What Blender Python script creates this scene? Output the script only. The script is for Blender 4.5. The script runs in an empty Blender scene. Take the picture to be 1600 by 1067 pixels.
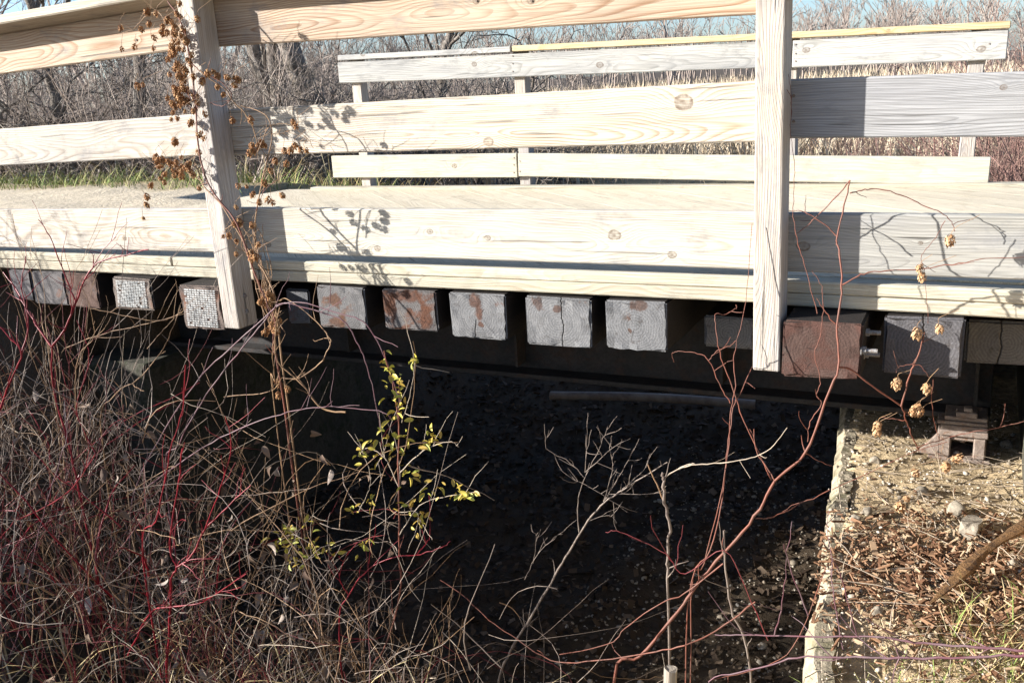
import bpy, bmesh, math, random
import numpy as np
from math import sin, cos, radians, pi
from mathutils import Vector, Matrix, noise as mnoise
rng = np.random.default_rng(7); random.seed(7)
S = bpy.context.scene; COL = S.collection
# ------------------------------------------------------------------ camera, sky, sun, exposure
FPX = 1462.0; PITCH, YAW, ROLL = map(radians, (15.523, 27.29, -3.61))
CAM = np.array([0.0, -3.09, 0.66])
FW = np.array([-sin(YAW)*cos(PITCH), cos(YAW)*cos(PITCH), -sin(PITCH)])
_r = np.array([cos(YAW), sin(YAW), 0.0]); _u = np.cross(_r, FW)
RT = cos(ROLL)*_r + sin(ROLL)*_u; UP = -sin(ROLL)*_r + cos(ROLL)*_u
cd = bpy.data.cameras.new('camera'); cam = bpy.data.objects.new('camera', cd); COL.objects.link(cam)
cd.sensor_width = 36.0; cd.lens = 36.0*FPX/1600.0; cd.clip_start = 0.05; cd.clip_end = 6000
cam.matrix_world = Matrix(((RT[0], UP[0], -FW[0], CAM[0]), (RT[1], UP[1], -FW[1], CAM[1]), (RT[2], UP[2], -FW[2], CAM[2]), (0, 0, 0, 1)))
S.camera = cam
SUN_EL, SUN_AZ = radians(18.0), radians(62.0)          # azimuth: to the left of straight behind the camera side
TO_SUN = Vector((-sin(SUN_AZ)*cos(SUN_EL), -cos(SUN_AZ)*cos(SUN_EL), sin(SUN_EL)))
W = bpy.data.worlds.new('World'); S.world = W; W.use_nodes = True
wn = W.node_tree.nodes; sky = wn.new('ShaderNodeTexSky'); sky.sky_type = 'NISHITA'; sky.sun_disc = False
sky.sun_elevation = SUN_EL; sky.sun_rotation = math.atan2(TO_SUN.x, TO_SUN.y); sky.altitude = 0; sky.dust_density = 1.2; sky.air_density = 0.75; sky.ozone_density = 3.0
W.node_tree.links.new(sky.outputs[0], wn['Background'].inputs[0]); wn['Background'].inputs[1].default_value = 0.08
sl = bpy.data.lights.new('sun', 'SUN'); sl.energy = 5.0; sl.angle = radians(0.53); sl.color = (1.0, 0.97, 0.925)
so = bpy.data.objects.new('sun', sl); COL.objects.link(so); so.rotation_euler = TO_SUN.to_track_quat('Z', 'Y').to_euler(); so.location = (0, 0, 30)
S.view_settings.view_transform = 'Standard'; S.view_settings.look = 'None'; S.view_settings.gamma = 1.0
S.view_settings.exposure = 1.75
S.render.resolution_x = 1024; S.render.resolution_y = 682

def ray(px, py): return RT*(px-800)/FPX - UP*(py-533.5)/FPX + FW
def at(px, py, Y):                                        # photograph point -> place on the upright plane at depth Y
    d = ray(px, py); return CAM + d*(Y-CAM[1])/d[1]
def atz(px, py, Z):
    d = ray(px, py); return CAM + d*(Z-CAM[2])/d[2]

# ------------------------------------------------------------------ object helpers
def tag(o, label=None, cat=None, group=None, kind=None):
    if label: o['label'] = label
    if cat: o['category'] = cat
    if group: o['group'] = group
    if kind: o['kind'] = kind
    return o
def empty(name, loc=(0, 0, 0), label=None, cat=None, group=None):
    o = bpy.data.objects.new(name, None); o.empty_display_size = 0.05; COL.objects.link(o); o.location = loc
    return tag(o, label, cat, group)
def link(name, me, mat=None, parent=None):
    o = bpy.data.objects.new(name, me); COL.objects.link(o)
    if mat is not None and len(me.materials) == 0: me.materials.append(mat)
    if parent is not None:
        o.parent = parent
        o.matrix_parent_inverse = Matrix.Translation(-(Vector(parent.location) if parent.parent is None else parent.matrix_basis.translation))
    return o
def mesh_arrays(name, V, F, smooth=True):
    """V (n,3), F (m,k) array or list of such arrays"""
    me = bpy.data.meshes.new(name); Fs = F if isinstance(F, list) else [F]
    me.vertices.add(len(V)); me.vertices.foreach_set('co', np.ascontiguousarray(V, dtype=np.float32).ravel())
    nl = sum(f.size for f in Fs); npoly = sum(len(f) for f in Fs)
    me.loops.add(nl); me.loops.foreach_set('vertex_index', np.concatenate([f.ravel() for f in Fs]).astype(np.int32))
    me.polygons.add(npoly)
    tot = np.concatenate([np.full(len(f), f.shape[1], np.int32) for f in Fs]); st = np.concatenate([[0], np.cumsum(tot)[:-1]]).astype(np.int32)
    me.polygons.foreach_set('loop_start', st)
    me.polygons.foreach_set('use_smooth', np.full(npoly, smooth)); me.update(calc_edges=True); me.validate()
    return me
def tubes(name, polys, sides=4, smooth=True):
    Vs, Fs, n0 = [], [], 0
    ang = np.arange(sides)*2*pi/sides; ca, sa = np.cos(ang), np.sin(ang)
    for P, R in polys:
        P = np.asarray(P, float); n = len(P)
        if n < 2: continue
        R = np.broadcast_to(np.asarray(R, float), (n,))
        T = np.gradient(P, axis=0); T /= np.linalg.norm(T, axis=1, keepdims=True)+1e-9
        ref = np.array([0.31, 0.87, 0.38]) if abs(T[:, 1]).max() < 0.9 else np.array([0.9, 0.1, 0.42])
        A = np.cross(T, ref); A /= np.linalg.norm(A, axis=1, keepdims=True)+1e-9; B = np.cross(T, A)
        V = P[:, None, :] + R[:, None, None]*(A[:, None, :]*ca[None, :, None] + B[:, None, :]*sa[None, :, None])
        Vs.append(V.reshape(-1, 3))
        i = np.arange(n-1)[:, None]*sides; j = np.arange(sides)[None, :]; k = (j+1) % sides
        Fs.append(np.stack([i+j, i+k, i+sides+k, i+sides+j], -1).reshape(-1, 4)+n0); n0 += n*sides
    return mesh_arrays(name, np.concatenate(Vs), np.concatenate(Fs), smooth)
def smooth_line(P, per=4, jit=0.0):
    """Catmull-Rom through P"""
    P = np.asarray(P, float)
    if len(P) == 2: P = np.array([P[0], (P[0]+P[1])/2, P[1]])
    Q = np.vstack([2*P[0]-P[1], P, 2*P[-1]-P[-2]]); out = []
    for i in range(1, len(Q)-2):
        for t in np.arange(per)/per:
            a, b, c, d = Q[i-1], Q[i], Q[i+1], Q[i+2]
            out.append(0.5*((2*b)+(c-a)*t+(2*a-5*b+4*c-d)*t*t+(3*b-a-3*c+d)*t**3))
    out.append(P[-1]); out = np.array(out)
    if jit: out[1:-1] += rng.normal(0, jit, (len(out)-2, 3))
    return out
def box_mesh(name, dims, bevel=0.004, center=(0, 0, 0), seg=1, wobble=0.0, cuts=0):
    bm = bmesh.new(); bmesh.ops.create_cube(bm, size=1.0)
    for v in bm.verts: v.co = Vector((v.co.x*dims[0], v.co.y*dims[1], v.co.z*dims[2]))
    if cuts:
        ed = [e for e in bm.edges if abs((e.verts[0].co-e.verts[1].co).x) > 0.5*dims[0]]
        bmesh.ops.subdivide_edges(bm, edges=ed, cuts=cuts, use_grid_fill=True)
    if bevel:
        bmesh.ops.bevel(bm, geom=[e for e in bm.edges if e.is_manifold and e.calc_face_angle(0) > 0.5], offset=bevel, segments=seg, affect='EDGES', profile=0.5)
    if wobble:
        for v in bm.verts:
            n = mnoise.noise_vector(v.co*3.1+Vector((dims[0]*7, 3.3, 1.7))); v.co += Vector((0, n.y, n.z))*wobble
    for v in bm.verts: v.co += Vector(center)
    me = bpy.data.meshes.new(name); bm.to_mesh(me); bm.free(); return me
def bm_link(name, bm, mat, parent=None, smooth=False):
    me = bpy.data.meshes.new(name); bm.to_mesh(me); bm.free()
    if smooth: me.polygons.foreach_set('use_smooth', [True]*len(me.polygons))
    return link(name, me, mat, parent)

# ------------------------------------------------------------------ materials
class NT:
    def __init__(s, name):
        s.m = bpy.data.materials.new(name); s.m.use_nodes = True; s.t = s.m.node_tree; s.n = s.t.nodes; s.b = s.n['Principled BSDF']
        s.b.inputs['Roughness'].default_value = 0.85; s.b.inputs['Specular IOR Level'].default_value = 0.25
    def add(s, typ, **kw):
        n = s.n.new(typ)
        for k, v in kw.items(): setattr(n, k, v)
        return n
    def put(s, sock, v):
        if hasattr(v, 'is_linked') or hasattr(v, 'links'): s.t.links.new(v, sock)
        else: sock.default_value = v
    def math(s, op, a, b=0.0, c=0.0, clamp=False):
        n = s.add('ShaderNodeMath', operation=op, use_clamp=clamp)
        for i, v in enumerate((a, b, c)): s.put(n.inputs[i], v)
        return n.outputs[0]
    def vmath(s, op, a, b=(0, 0, 0)):
        n = s.add('ShaderNodeVectorMath', operation=op); s.put(n.inputs[0], a); s.put(n.inputs[1], b); return n.outputs[0]
    def noise(s, vec, scale, detail=3, rough=0.55, dist=0.0, col=False):
        n = s.add('ShaderNodeTexNoise'); s.put(n.inputs['Vector'], vec); n.inputs['Scale'].default_value = scale
        n.inputs['Detail'].default_value = detail; n.inputs['Roughness'].default_value = rough; n.inputs['Distortion'].default_value = dist
        return n.outputs['Color' if col else 'Fac']
    def ramp(s, f, stops):
        n = s.add('ShaderNodeValToRGB'); e = n.color_ramp.elements
        while len(e) < len(stops): e.new(0.5)
        for k, (p, c) in zip(e, stops):
            k.position = p; k.color = (c, c, c, 1) if isinstance(c, (int, float)) else (*c, 1)
        s.put(n.inputs[0], f); return n.outputs[0]
    def mix(s, f, a, b, mode='MIX'):
        n = s.add('ShaderNodeMix', data_type='RGBA', blend_type=mode)
        def c(v): return (*v, 1) if isinstance(v, tuple) and len(v) == 3 else v
        s.put(n.inputs[0], f); s.put(n.inputs[6], c(a)); s.put(n.inputs[7], c(b)); return n.outputs[2]
    def obj(s, rnd=True):
        tc = s.add('ShaderNodeTexCoord'); v = tc.outputs['Object']
        if rnd:
            oi = s.add('ShaderNodeObjectInfo'); k = s.math('MULTIPLY', oi.outputs['Random'], 37.0)
            cx = s.add('ShaderNodeCombineXYZ'); s.put(cx.inputs[0], k); s.put(cx.inputs[1], 0.0); s.put(cx.inputs[2], 0.0)
            return v, cx.outputs[0], oi.outputs['Random']
        return v
    def bump(s, h, strength=0.4, dist=0.004):
        n = s.add('ShaderNodeBump'); n.inputs['Strength'].default_value = strength; n.inputs['Distance'].default_value = dist
        s.put(n.inputs['Height'], h); s.t.links.new(n.outputs[0], s.b.inputs['Normal'])

def wood(name, light, dark, stain=(0.25, 0.25, 0.25), stain_amt=0.3, ring=0.6, freq=120.0, knots=(), axis='x', depth=0.05, seed=0.0, crack=0.5, tilt=0.03):
    """sawn board: growth rings cut lengthwise, knots that push the rings aside, weathering, checks. knots: (along, across, radius)"""
    s = NT(name); v, off, rnd = s.obj()
    sp = s.add('ShaderNodeSeparateXYZ'); s.put(sp.inputs[0], v)
    ax = {'x': (0, 1, 2), 'z': (2, 1, 0), 'y': (1, 2, 0)}[axis]
    x, y, z = (sp.outputs[i] for i in ax)
    cb = s.add('ShaderNodeCombineXYZ'); s.put(cb.inputs[0], x); s.put(cb.inputs[1], y); s.put(cb.inputs[2], z)
    base = s.vmath('ADD', cb.outputs[0], s.vmath('ADD', off, (seed*3.7, seed*1.3, seed*0.7)))
    low = s.noise(s.vmath('MULTIPLY', base, (0.9, 2.0, 3.5)), 1.0, 2, col=True)
    ls = s.add('ShaderNodeSeparateXYZ'); s.put(ls.inputs[0], low)
    zz = s.math('ADD', s.math('ADD', z, 0.03), s.math('MULTIPLY', s.math('SUBTRACT', ls.outputs[0], 0.5), 0.16))
    yy = s.math('ADD', s.math('ADD', y, depth), s.math('ADD', s.math('MULTIPLY', s.math('SUBTRACT', ls.outputs[1], 0.5), 0.20), s.math('MULTIPLY', x, tilt)))
    r = s.math('SQRT', s.math('ADD', s.math('MULTIPLY', zz, zz), s.math('MULTIPLY', yy, yy)))
    kmask = None
    for (kx, kz, kr) in knots:
        dx = s.math('SUBTRACT', x, kx); dz = s.math('SUBTRACT', z, kz)
        e = s.math('ADD', s.math('POWER', s.math('ABSOLUTE', s.math('DIVIDE', dx, kr*1.35)), 2.0), s.math('POWER', s.math('ABSOLUTE', s.math('DIVIDE', dz, kr)), 2.0))
        far = s.math('ADD', s.math('POWER', s.math('ABSOLUTE', s.math('DIVIDE', dx, kr*4.2)), 2.0), s.math('POWER', s.math('ABSOLUTE', s.math('DIVIDE', dz, kr*2.0)), 2.0))
        r = s.math('ADD', r, s.math('MULTIPLY', s.math('EXPONENT', s.math('MULTIPLY', far, -1.0)), kr*1.9))
        er = s.math('ADD', s.math('SQRT', e), s.math('MULTIPLY', s.math('SUBTRACT', s.noise(base, 30.0, 3), 0.5), 0.55)); m = s.ramp(er, ((0.0, 0.9), (0.6, 0.6), (0.9, 1.0), (1.0, 0.75), (1.35, 0.0)))
        m = s.math('MULTIPLY', m, s.math('ADD', 0.55, s.math('MULTIPLY', s.math('SINE', s.math('MULTIPLY', er, 11.0)), 0.08)))
        m = s.math('MULTIPLY', m, s.ramp(s.noise(base, 55.0, 3, 0.65), ((0.3, 0.35), (0.62, 1.25))))
        kmask = m if kmask is None else s.math('MAXIMUM', kmask, m)
    fr = s.math('FRACT', s.math('MULTIPLY', r, freq))
    rg = s.ramp(fr, ((0.0, 0.0), (0.45, 0.12), (0.86, 1.0), (0.97, 0.55), (1.0, 0.0)))
    fib = s.noise(s.vmath('MULTIPLY', base, (4.0, 160.0, 260.0)), 1.0, 3, 0.6)
    blot = s.noise(s.vmath('MULTIPLY', base, (1.1, 4.0, 7.0)), 1.0, 4, 0.6)
    rstr = s.math('MULTIPLY', s.math('MULTIPLY', rg, ring), s.ramp(s.noise(s.vmath('MULTIPLY', base, (1.4, 3.0, 9.0)), 1.0, 2), ((0.32, 0.25), (0.68, 1.0))))
    c = s.mix(rstr, light, dark)
    c = s.mix(s.math('MULTIPLY', s.ramp(blot, ((0.42, 0.0), (0.72, 1.0))), stain_amt), c, stain)
    c = s.mix(s.math('MULTIPLY', s.ramp(fib, ((0.35, 1.0), (0.6, 0.0))), 0.42), c, tuple(q*0.55 for q in dark))
    ck = s.noise(s.vmath('MULTIPLY', base, (1.6, 60.0, 75.0)), 1.0, 2, 0.5, 0.3)
    ckm = s.math('MULTIPLY', s.ramp(ck, ((0.29, 1.0), (0.335, 0.0))), crack)
    c = s.mix(ckm, c, (0.05, 0.045, 0.04))
    dirt = s.noise(s.vmath('MULTIPLY', base, (5.0, 9.0, 9.0)), 1.0, 5, 0.7)
    c = s.mix(s.math('MULTIPLY', s.ramp(dirt, ((0.54, 0.0), (0.74, 1.0))), 0.7), c, tuple(q*0.6 for q in stain))
    if kmask is not None: c = s.mix(s.math('MULTIPLY', kmask, 1.25, clamp=True), c, (0.105, 0.07, 0.045))
    hv = s.add('ShaderNodeHueSaturation'); s.put(hv.inputs['Value'], s.math('ADD', 0.9, s.math('MULTIPLY', rnd, 0.2))); s.put(hv.inputs['Color'], c)
    s.put(s.b.inputs['Base Color'], hv.outputs[0])
    h = s.math('SUBTRACT', s.math('ADD', s.math('MULTIPLY', rg, 0.35), s.math('MULTIPLY', fib, 0.6)), s.math('MULTIPLY', ckm, 1.5))
    s.bump(h, 0.6, 0.003); return s.m

def stem_mat(name, a, b, rough=0.6, scale=14.0):
    s = NT(name); v, off, rnd = s.obj()
    n = s.noise(s.vmath('ADD', v, off), scale, 3); f = s.noise(s.vmath('ADD', v, off), 160.0, 2)
    c = s.mix(s.ramp(n, ((0.35, 0.0), (0.65, 1.0))), a, b); c = s.mix(s.math('MULTIPLY', f, 0.35), c, tuple(q*0.35 for q in a))
    s.put(s.b.inputs['Base Color'], c); s.b.inputs['Roughness'].default_value = rough; return s.m
def end_grain(name, grey, rust, rust_amt, seed, dark=(0.045, 0.036, 0.03), split=None, split_z=(0.0, 0.96), spots=()):
    """tie timber: rings and radial checks on the sawn end, creosote and rust blotches; sides dark with painted gap shade"""
    s = NT(name); v = s.obj(False); sp = s.add('ShaderNodeSeparateXYZ'); s.put(sp.inputs[0], v)
    sv = s.vmath('ADD', v, (seed, seed*2.1, seed*0.6))
    w = s.noise(sv, 9.0, 2, col=True); ws = s.add('ShaderNodeSeparateXYZ'); s.put(ws.inputs[0], w)
    x = s.math('ADD', sp.outputs[0], s.math('MULTIPLY', s.math('SUBTRACT', ws.outputs[0], 0.5), 0.03)); z = s.math('ADD', sp.outputs[2], s.math('MULTIPLY', s.math('SUBTRACT', ws.outputs[2], 0.5), 0.03))
    r = s.math('SQRT', s.math('ADD', s.math('MULTIPLY', x, x), s.math('MULTIPLY', z, z)))
    a = s.math('ARCTAN2', z, x)
    rg = s.math('SINE', s.math('MULTIPLY', r, 620.0))
    ac = s.add('ShaderNodeCombineXYZ'); s.put(ac.inputs[0], s.math('MULTIPLY', a, 3.0)); s.put(ac.inputs[1], s.math('MULTIPLY', r, 3.0)); s.put(ac.inputs[2], seed)
    ck = s.noise(ac.outputs[0], 3.6, 3, 0.6); ckm = s.math('MULTIPLY', s.ramp(ck, ((0.285, 1.0), (0.315, 0.0))), s.ramp(r, ((0.006, 0.0), (0.015, 1.0), (0.06, 0.8), (0.085, 0.15))))
    if split is not None:
        lx = s.math('SUBTRACT', s.math('ADD', sp.outputs[0], s.math('MULTIPLY', s.math('SUBTRACT', s.noise(s.vmath('MULTIPLY', v, (1.0, 1.0, 14.0)), 1.0, 3), 0.5), 0.05)), split)
        lz = s.ramp(s.math('ADD', s.math('MULTIPLY', sp.outputs[2], 5.0), 0.5), ((split_z[0], 0.0), (split_z[0]+0.04, 1.0), (split_z[1], 1.0), (min(split_z[1]+0.04, 1.0), 0.0)))
        ckm = s.math('MAXIMUM', ckm, s.math('MULTIPLY', lz, s.ramp(s.math('ABSOLUTE', lx), ((0.0018, 1.0), (0.0036, 0.0)))))
    sp_ = s.noise(sv, 170.0, 2, 0.7); bl = s.noise(sv, 11.0, 4, 0.62, 0.6)
    c = s.mix(s.math('MULTIPLY', s.math('ADD', rg, 1.0), 0.27), grey, tuple(q*0.5 for q in grey))
    c = s.mix(s.ramp(sp_, ((0.5, 0.0), (0.7, 0.55))), c, tuple(min(1, q*1.5) for q in grey))
    t = 0.72-0.42*rust_amt
    c = s.mix(s.ramp(bl, ((t-0.05, 0.0), (t+0.06, 0.85))), c, rust)
    for (rx, rz, sx, sz, am) in spots:
        q = s.math('ADD', s.math('POWER', s.math('ABSOLUTE', s.math('DIVIDE', s.math('SUBTRACT', x, rx), sx)), 2.0), s.math('POWER', s.math('ABSOLUTE', s.math('DIVIDE', s.math('SUBTRACT', z, rz), sz)), 2.0))
        mm = s.math('ADD', s.math('EXPONENT', s.math('MULTIPLY', q, -1.0)), s.math('MULTIPLY', s.math('SUBTRACT', bl, 0.5), 1.6))
        c = s.mix(s.math('MULTIPLY', s.ramp(s.math('ADD', mm, s.math('MULTIPLY', s.math('SUBTRACT', s.noise(sv, 48.0, 4, 0.7), 0.5), 0.9)), ((0.34, 0.0), (0.62, 0.85))), am), c, s.mix(s.ramp(s.noise(sv, 60.0, 4, 0.7), ((0.35, 0.0), (0.65, 1.0))), tuple(k_*0.45 for k_ in rust), tuple(k_*1.0 for k_ in rust)))
    c = s.mix(s.ramp(s.noise(sv, 23.0, 3, 0.6), ((0.60, 0.0), (0.72, 0.6))), c, dark)
    c = s.mix(ckm, c, (0.012, 0.01, 0.009))
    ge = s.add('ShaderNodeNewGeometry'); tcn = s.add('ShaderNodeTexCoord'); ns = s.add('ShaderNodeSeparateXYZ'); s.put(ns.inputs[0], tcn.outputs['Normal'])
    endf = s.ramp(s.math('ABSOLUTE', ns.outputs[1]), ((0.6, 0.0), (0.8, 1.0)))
    sid = s.mix(s.noise(s.vmath('MULTIPLY', sv, (60.0, 3.0, 60.0)), 1.0, 3), (0.022, 0.016, 0.013), (0.009, 0.008, 0.007))  # sides near-black: the shade of the gaps between ties, as colour
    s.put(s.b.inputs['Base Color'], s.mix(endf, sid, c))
    s.bump(s.math('SUBTRACT', s.math('ADD', s.math('MULTIPLY', sp_, 0.7), s.math('MULTIPLY', bl, 0.8)), s.math('MULTIPLY', ckm, 2.0)), 0.7, 0.004); return s.m
def mottled(name, a, b, c3=None, scale=4.0, fine=60.0, bump=0.5, bd=0.01, rough=0.95):
    s = NT(name); v, off, rnd = s.obj(); p = s.vmath('ADD', v, off)
    n = s.noise(p, scale, 5, 0.6); f = s.noise(p, fine, 4, 0.7)
    c = s.mix(s.ramp(n, ((0.35, 0.0), (0.65, 1.0))), a, b)
    if c3: c = s.mix(s.ramp(s.noise(p, scale*2.7, 4, 0.65, 0.5), ((0.52, 0.0), (0.64, 1.0))), c, c3)
    c = s.mix(s.ramp(f, ((0.38, 0.45), (0.6, 0.0))), c, tuple(q*0.35 for q in a))
    s.put(s.b.inputs['Base Color'], c); s.b.inputs['Roughness'].default_value = rough
    s.bump(s.math('ADD', s.math('MULTIPLY', n, 0.5), f), bump, bd); return s.m
def rand_col(name, stops, rough=0.8, trans=0.0):
    """piece colour from a per-piece colour attribute 'v'"""
    s = NT(name); at_ = s.add('ShaderNodeAttribute', attribute_name='v'); v = s.obj(False)
    c = s.ramp(at_.outputs['Fac'], stops); c = s.mix(s.math('MULTIPLY', s.noise(v, 90.0, 3), 0.45), c, tuple(q*0.4 for q in stops[0][1]))
    s.put(s.b.inputs['Base Color'], c); s.b.inputs['Roughness'].default_value = rough
    return s.m
CREAM, CREAMD = (0.50, 0.455, 0.385), (0.27, 0.175, 0.095)
GREYW, GREYD = (0.42, 0.40, 0.38), (0.22, 0.20, 0.19)
M = {}
M['post'] = wood('post_wood', (0.46, 0.41, 0.345), (0.26, 0.18, 0.12), (0.27, 0.27, 0.29), 0.6, 0.6, 150, axis='z', crack=0.7, depth=0.09)
M['cap'] = wood('cap_wood', (0.48, 0.42, 0.33), (0.34, 0.24, 0.14), (0.3, 0.28, 0.26), 0.4, 0.4, 110, axis='x')
M['edge'] = wood('edge_wood', (0.46, 0.42, 0.325), (0.27, 0.20, 0.12), (0.27, 0.27, 0.235), 0.55, 0.65, 130)
M['plank'] = wood('plank_wood', (0.60, 0.53, 0.40), (0.44, 0.34, 0.21), (0.50, 0.42, 0.29), 0.4, 0.35, 90, axis='y')
M['far'] = wood('far_board_wood', (0.42, 0.405, 0.37), (0.18, 0.175, 0.155), (0.22, 0.22, 0.225), 0.65, 0.7, 80, knots=((-0.5, 0.02, 0.018), (0.45, -0.02, 0.02)))
M['farlow'] = wood('far_low_wood', (0.47, 0.435, 0.35), (0.31, 0.25, 0.16), (0.36, 0.35, 0.30), 0.35, 0.4, 80, knots=((0.3, 0.0, 0.018),))
M['pine'] = wood('new_pine_wood', (0.50, 0.41, 0.24), (0.36, 0.22, 0.085), (0.42, 0.37, 0.27), 0.6, 0.9, 60, crack=0.25, knots=((-1.55, 0.0, 0.012), (0.9, 0.0, 0.010)))
M['steel'] = mottled('girder_steel', (0.022, 0.021, 0.020), (0.036, 0.032, 0.030), (0.04, 0.026, 0.02), 5, 70, 0.3, 0.003, 0.8)
M['rust'] = mottled('rusty_casting', (0.17, 0.13, 0.105), (0.26, 0.21, 0.175), (0.18, 0.11, 0.075), 14, 120, 0.6, 0.004)
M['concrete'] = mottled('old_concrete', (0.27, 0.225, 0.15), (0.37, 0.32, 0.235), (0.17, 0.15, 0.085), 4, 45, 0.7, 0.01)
M['shadedconcrete'] = mottled('shade_darkened_concrete', (0.050, 0.046, 0.034), (0.075, 0.068, 0.05), (0.035, 0.04, 0.02), 4, 45, 0.7, 0.01)  # greenish concrete, the shade under the bridge put into its colour
M['galv'] = mottled('galvanised_plate', (0.36, 0.37, 0.36), (0.50, 0.50, 0.48), None, 20, 90, 0.2, 0.001, 0.5)
M['bolt'] = mottled('bolt_steel', (0.20, 0.195, 0.19), (0.30, 0.29, 0.28), (0.14, 0.09, 0.06), 40, 200, 0.1, 0.001, 0.4)
M['red'] = stem_mat('dogwood_red_bark', (0.24, 0.010, 0.018), (0.15, 0.014, 0.02), 0.4)
M['reddull'] = stem_mat('young_dogwood_bark', (0.17, 0.02, 0.025), (0.13, 0.035, 0.03), 0.5)
M['redbrown'] = stem_mat('vine_redbrown_bark', (0.19, 0.062, 0.038), (0.15, 0.07, 0.05), 0.6)
M['purple'] = stem_mat('bramble_purple_bark', (0.12, 0.045, 0.055), (0.15, 0.10, 0.105), 0.5)
M['brown'] = stem_mat('dry_vine_brown_bark', (0.30, 0.18, 0.09), (0.20, 0.12, 0.07))
M['greytwig'] = stem_mat('grey_twig_bark', (0.34, 0.27, 0.21), (0.20, 0.145, 0.115))
M['sapling'] = stem_mat('sapling_bark', (0.22, 0.175, 0.14), (0.14, 0.105, 0.085))
M['pale'] = stem_mat('pale_twig_bark', (0.42, 0.34, 0.25), (0.30, 0.24, 0.18))
M['bgtwig'] = stem_mat('thicket_twig_bark', (0.40, 0.335, 0.285), (0.27, 0.21, 0.175), 0.8, 2.0)
M['bgred'] = stem_mat('reddish_shrub_bark', (0.24, 0.13, 0.11), (0.20, 0.14, 0.11), 0.8, 2.0)
M['trunk'] = mottled('tree_bark', (0.15, 0.125, 0.10), (0.27, 0.24, 0.21), (0.09, 0.07, 0.055), 6, 40, 0.8, 0.03)
M['fartwig'] = stem_mat('far_tree_bark', (0.32, 0.265, 0.225), (0.25, 0.20, 0.17), 0.9, 0.8)
M['hop'] = rand_col('dried_hop_bract', ((0.0, (0.20, 0.085, 0.03)), (0.5, (0.34, 0.165, 0.065)), (1.0, (0.48, 0.29, 0.13))))
M['hoppale'] = rand_col('pale_hop_bract', ((0.0, (0.36, 0.19, 0.085)), (1.0, (0.52, 0.34, 0.19))))
M['leafy'] = rand_col('yellow_green_leaf', ((0.0, (0.36, 0.23, 0.05)), (0.5, (0.44, 0.37, 0.055)), (1.0, (0.32, 0.34, 0.06))), 0.5)
M['deadleaf'] = rand_col('dead_leaf', ((0.0, (0.10, 0.06, 0.04)), (0.6, (0.22, 0.15, 0.10)), (1.0, (0.36, 0.30, 0.25))))
M['litter'] = rand_col('leaf_litter', ((0.0, (0.035, 0.022, 0.013)), (0.8, (0.085, 0.055, 0.032)), (1.0, (0.22, 0.16, 0.11))))
M['chip'] = rand_col('wood_chip', ((0.0, (0.11, 0.05, 0.025)), (0.6, (0.25, 0.14, 0.075)), (1.0, (0.48, 0.36, 0.23))))
M['pebble'] = rand_col('pebble_stone', ((0.0, (0.20, 0.16, 0.115)), (0.6, (0.38, 0.32, 0.24)), (1.0, (0.54, 0.48, 0.40))))
M['straw'] = rand_col('dry_grass_blade', ((0.0, (0.34, 0.24, 0.10)), (0.6, (0.48, 0.38, 0.19)), (1.0, (0.56, 0.48, 0.30))))
M['grass'] = rand_col('green_grass_blade', ((0.0, (0.14, 0.20, 0.045)), (0.5, (0.25, 0.30, 0.08)), (1.0, (0.45, 0.38, 0.18))))
M['reed'] = rand_col('dry_reed_blade', ((0.0, (0.42, 0.32, 0.21)), (0.6, (0.54, 0.44, 0.31)), (1.0, (0.60, 0.52, 0.39))))
M['stone'] = mottled('grey_stone', (0.20, 0.17, 0.13), (0.30, 0.26, 0.20), None, 9, 60, 0.6, 0.006)
M['rot'] = mottled('rotten_wood', (0.13, 0.07, 0.03), (0.22, 0.12, 0.05), (0.05, 0.028, 0.016), 16, 120, 1.0, 0.01)
M['stake'] = wood('stake_wood', (0.27, 0.23, 0.185), (0.24, 0.18, 0.12), (0.25, 0.24, 0.22), 0.5, 0.4, 120, axis='z')

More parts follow.
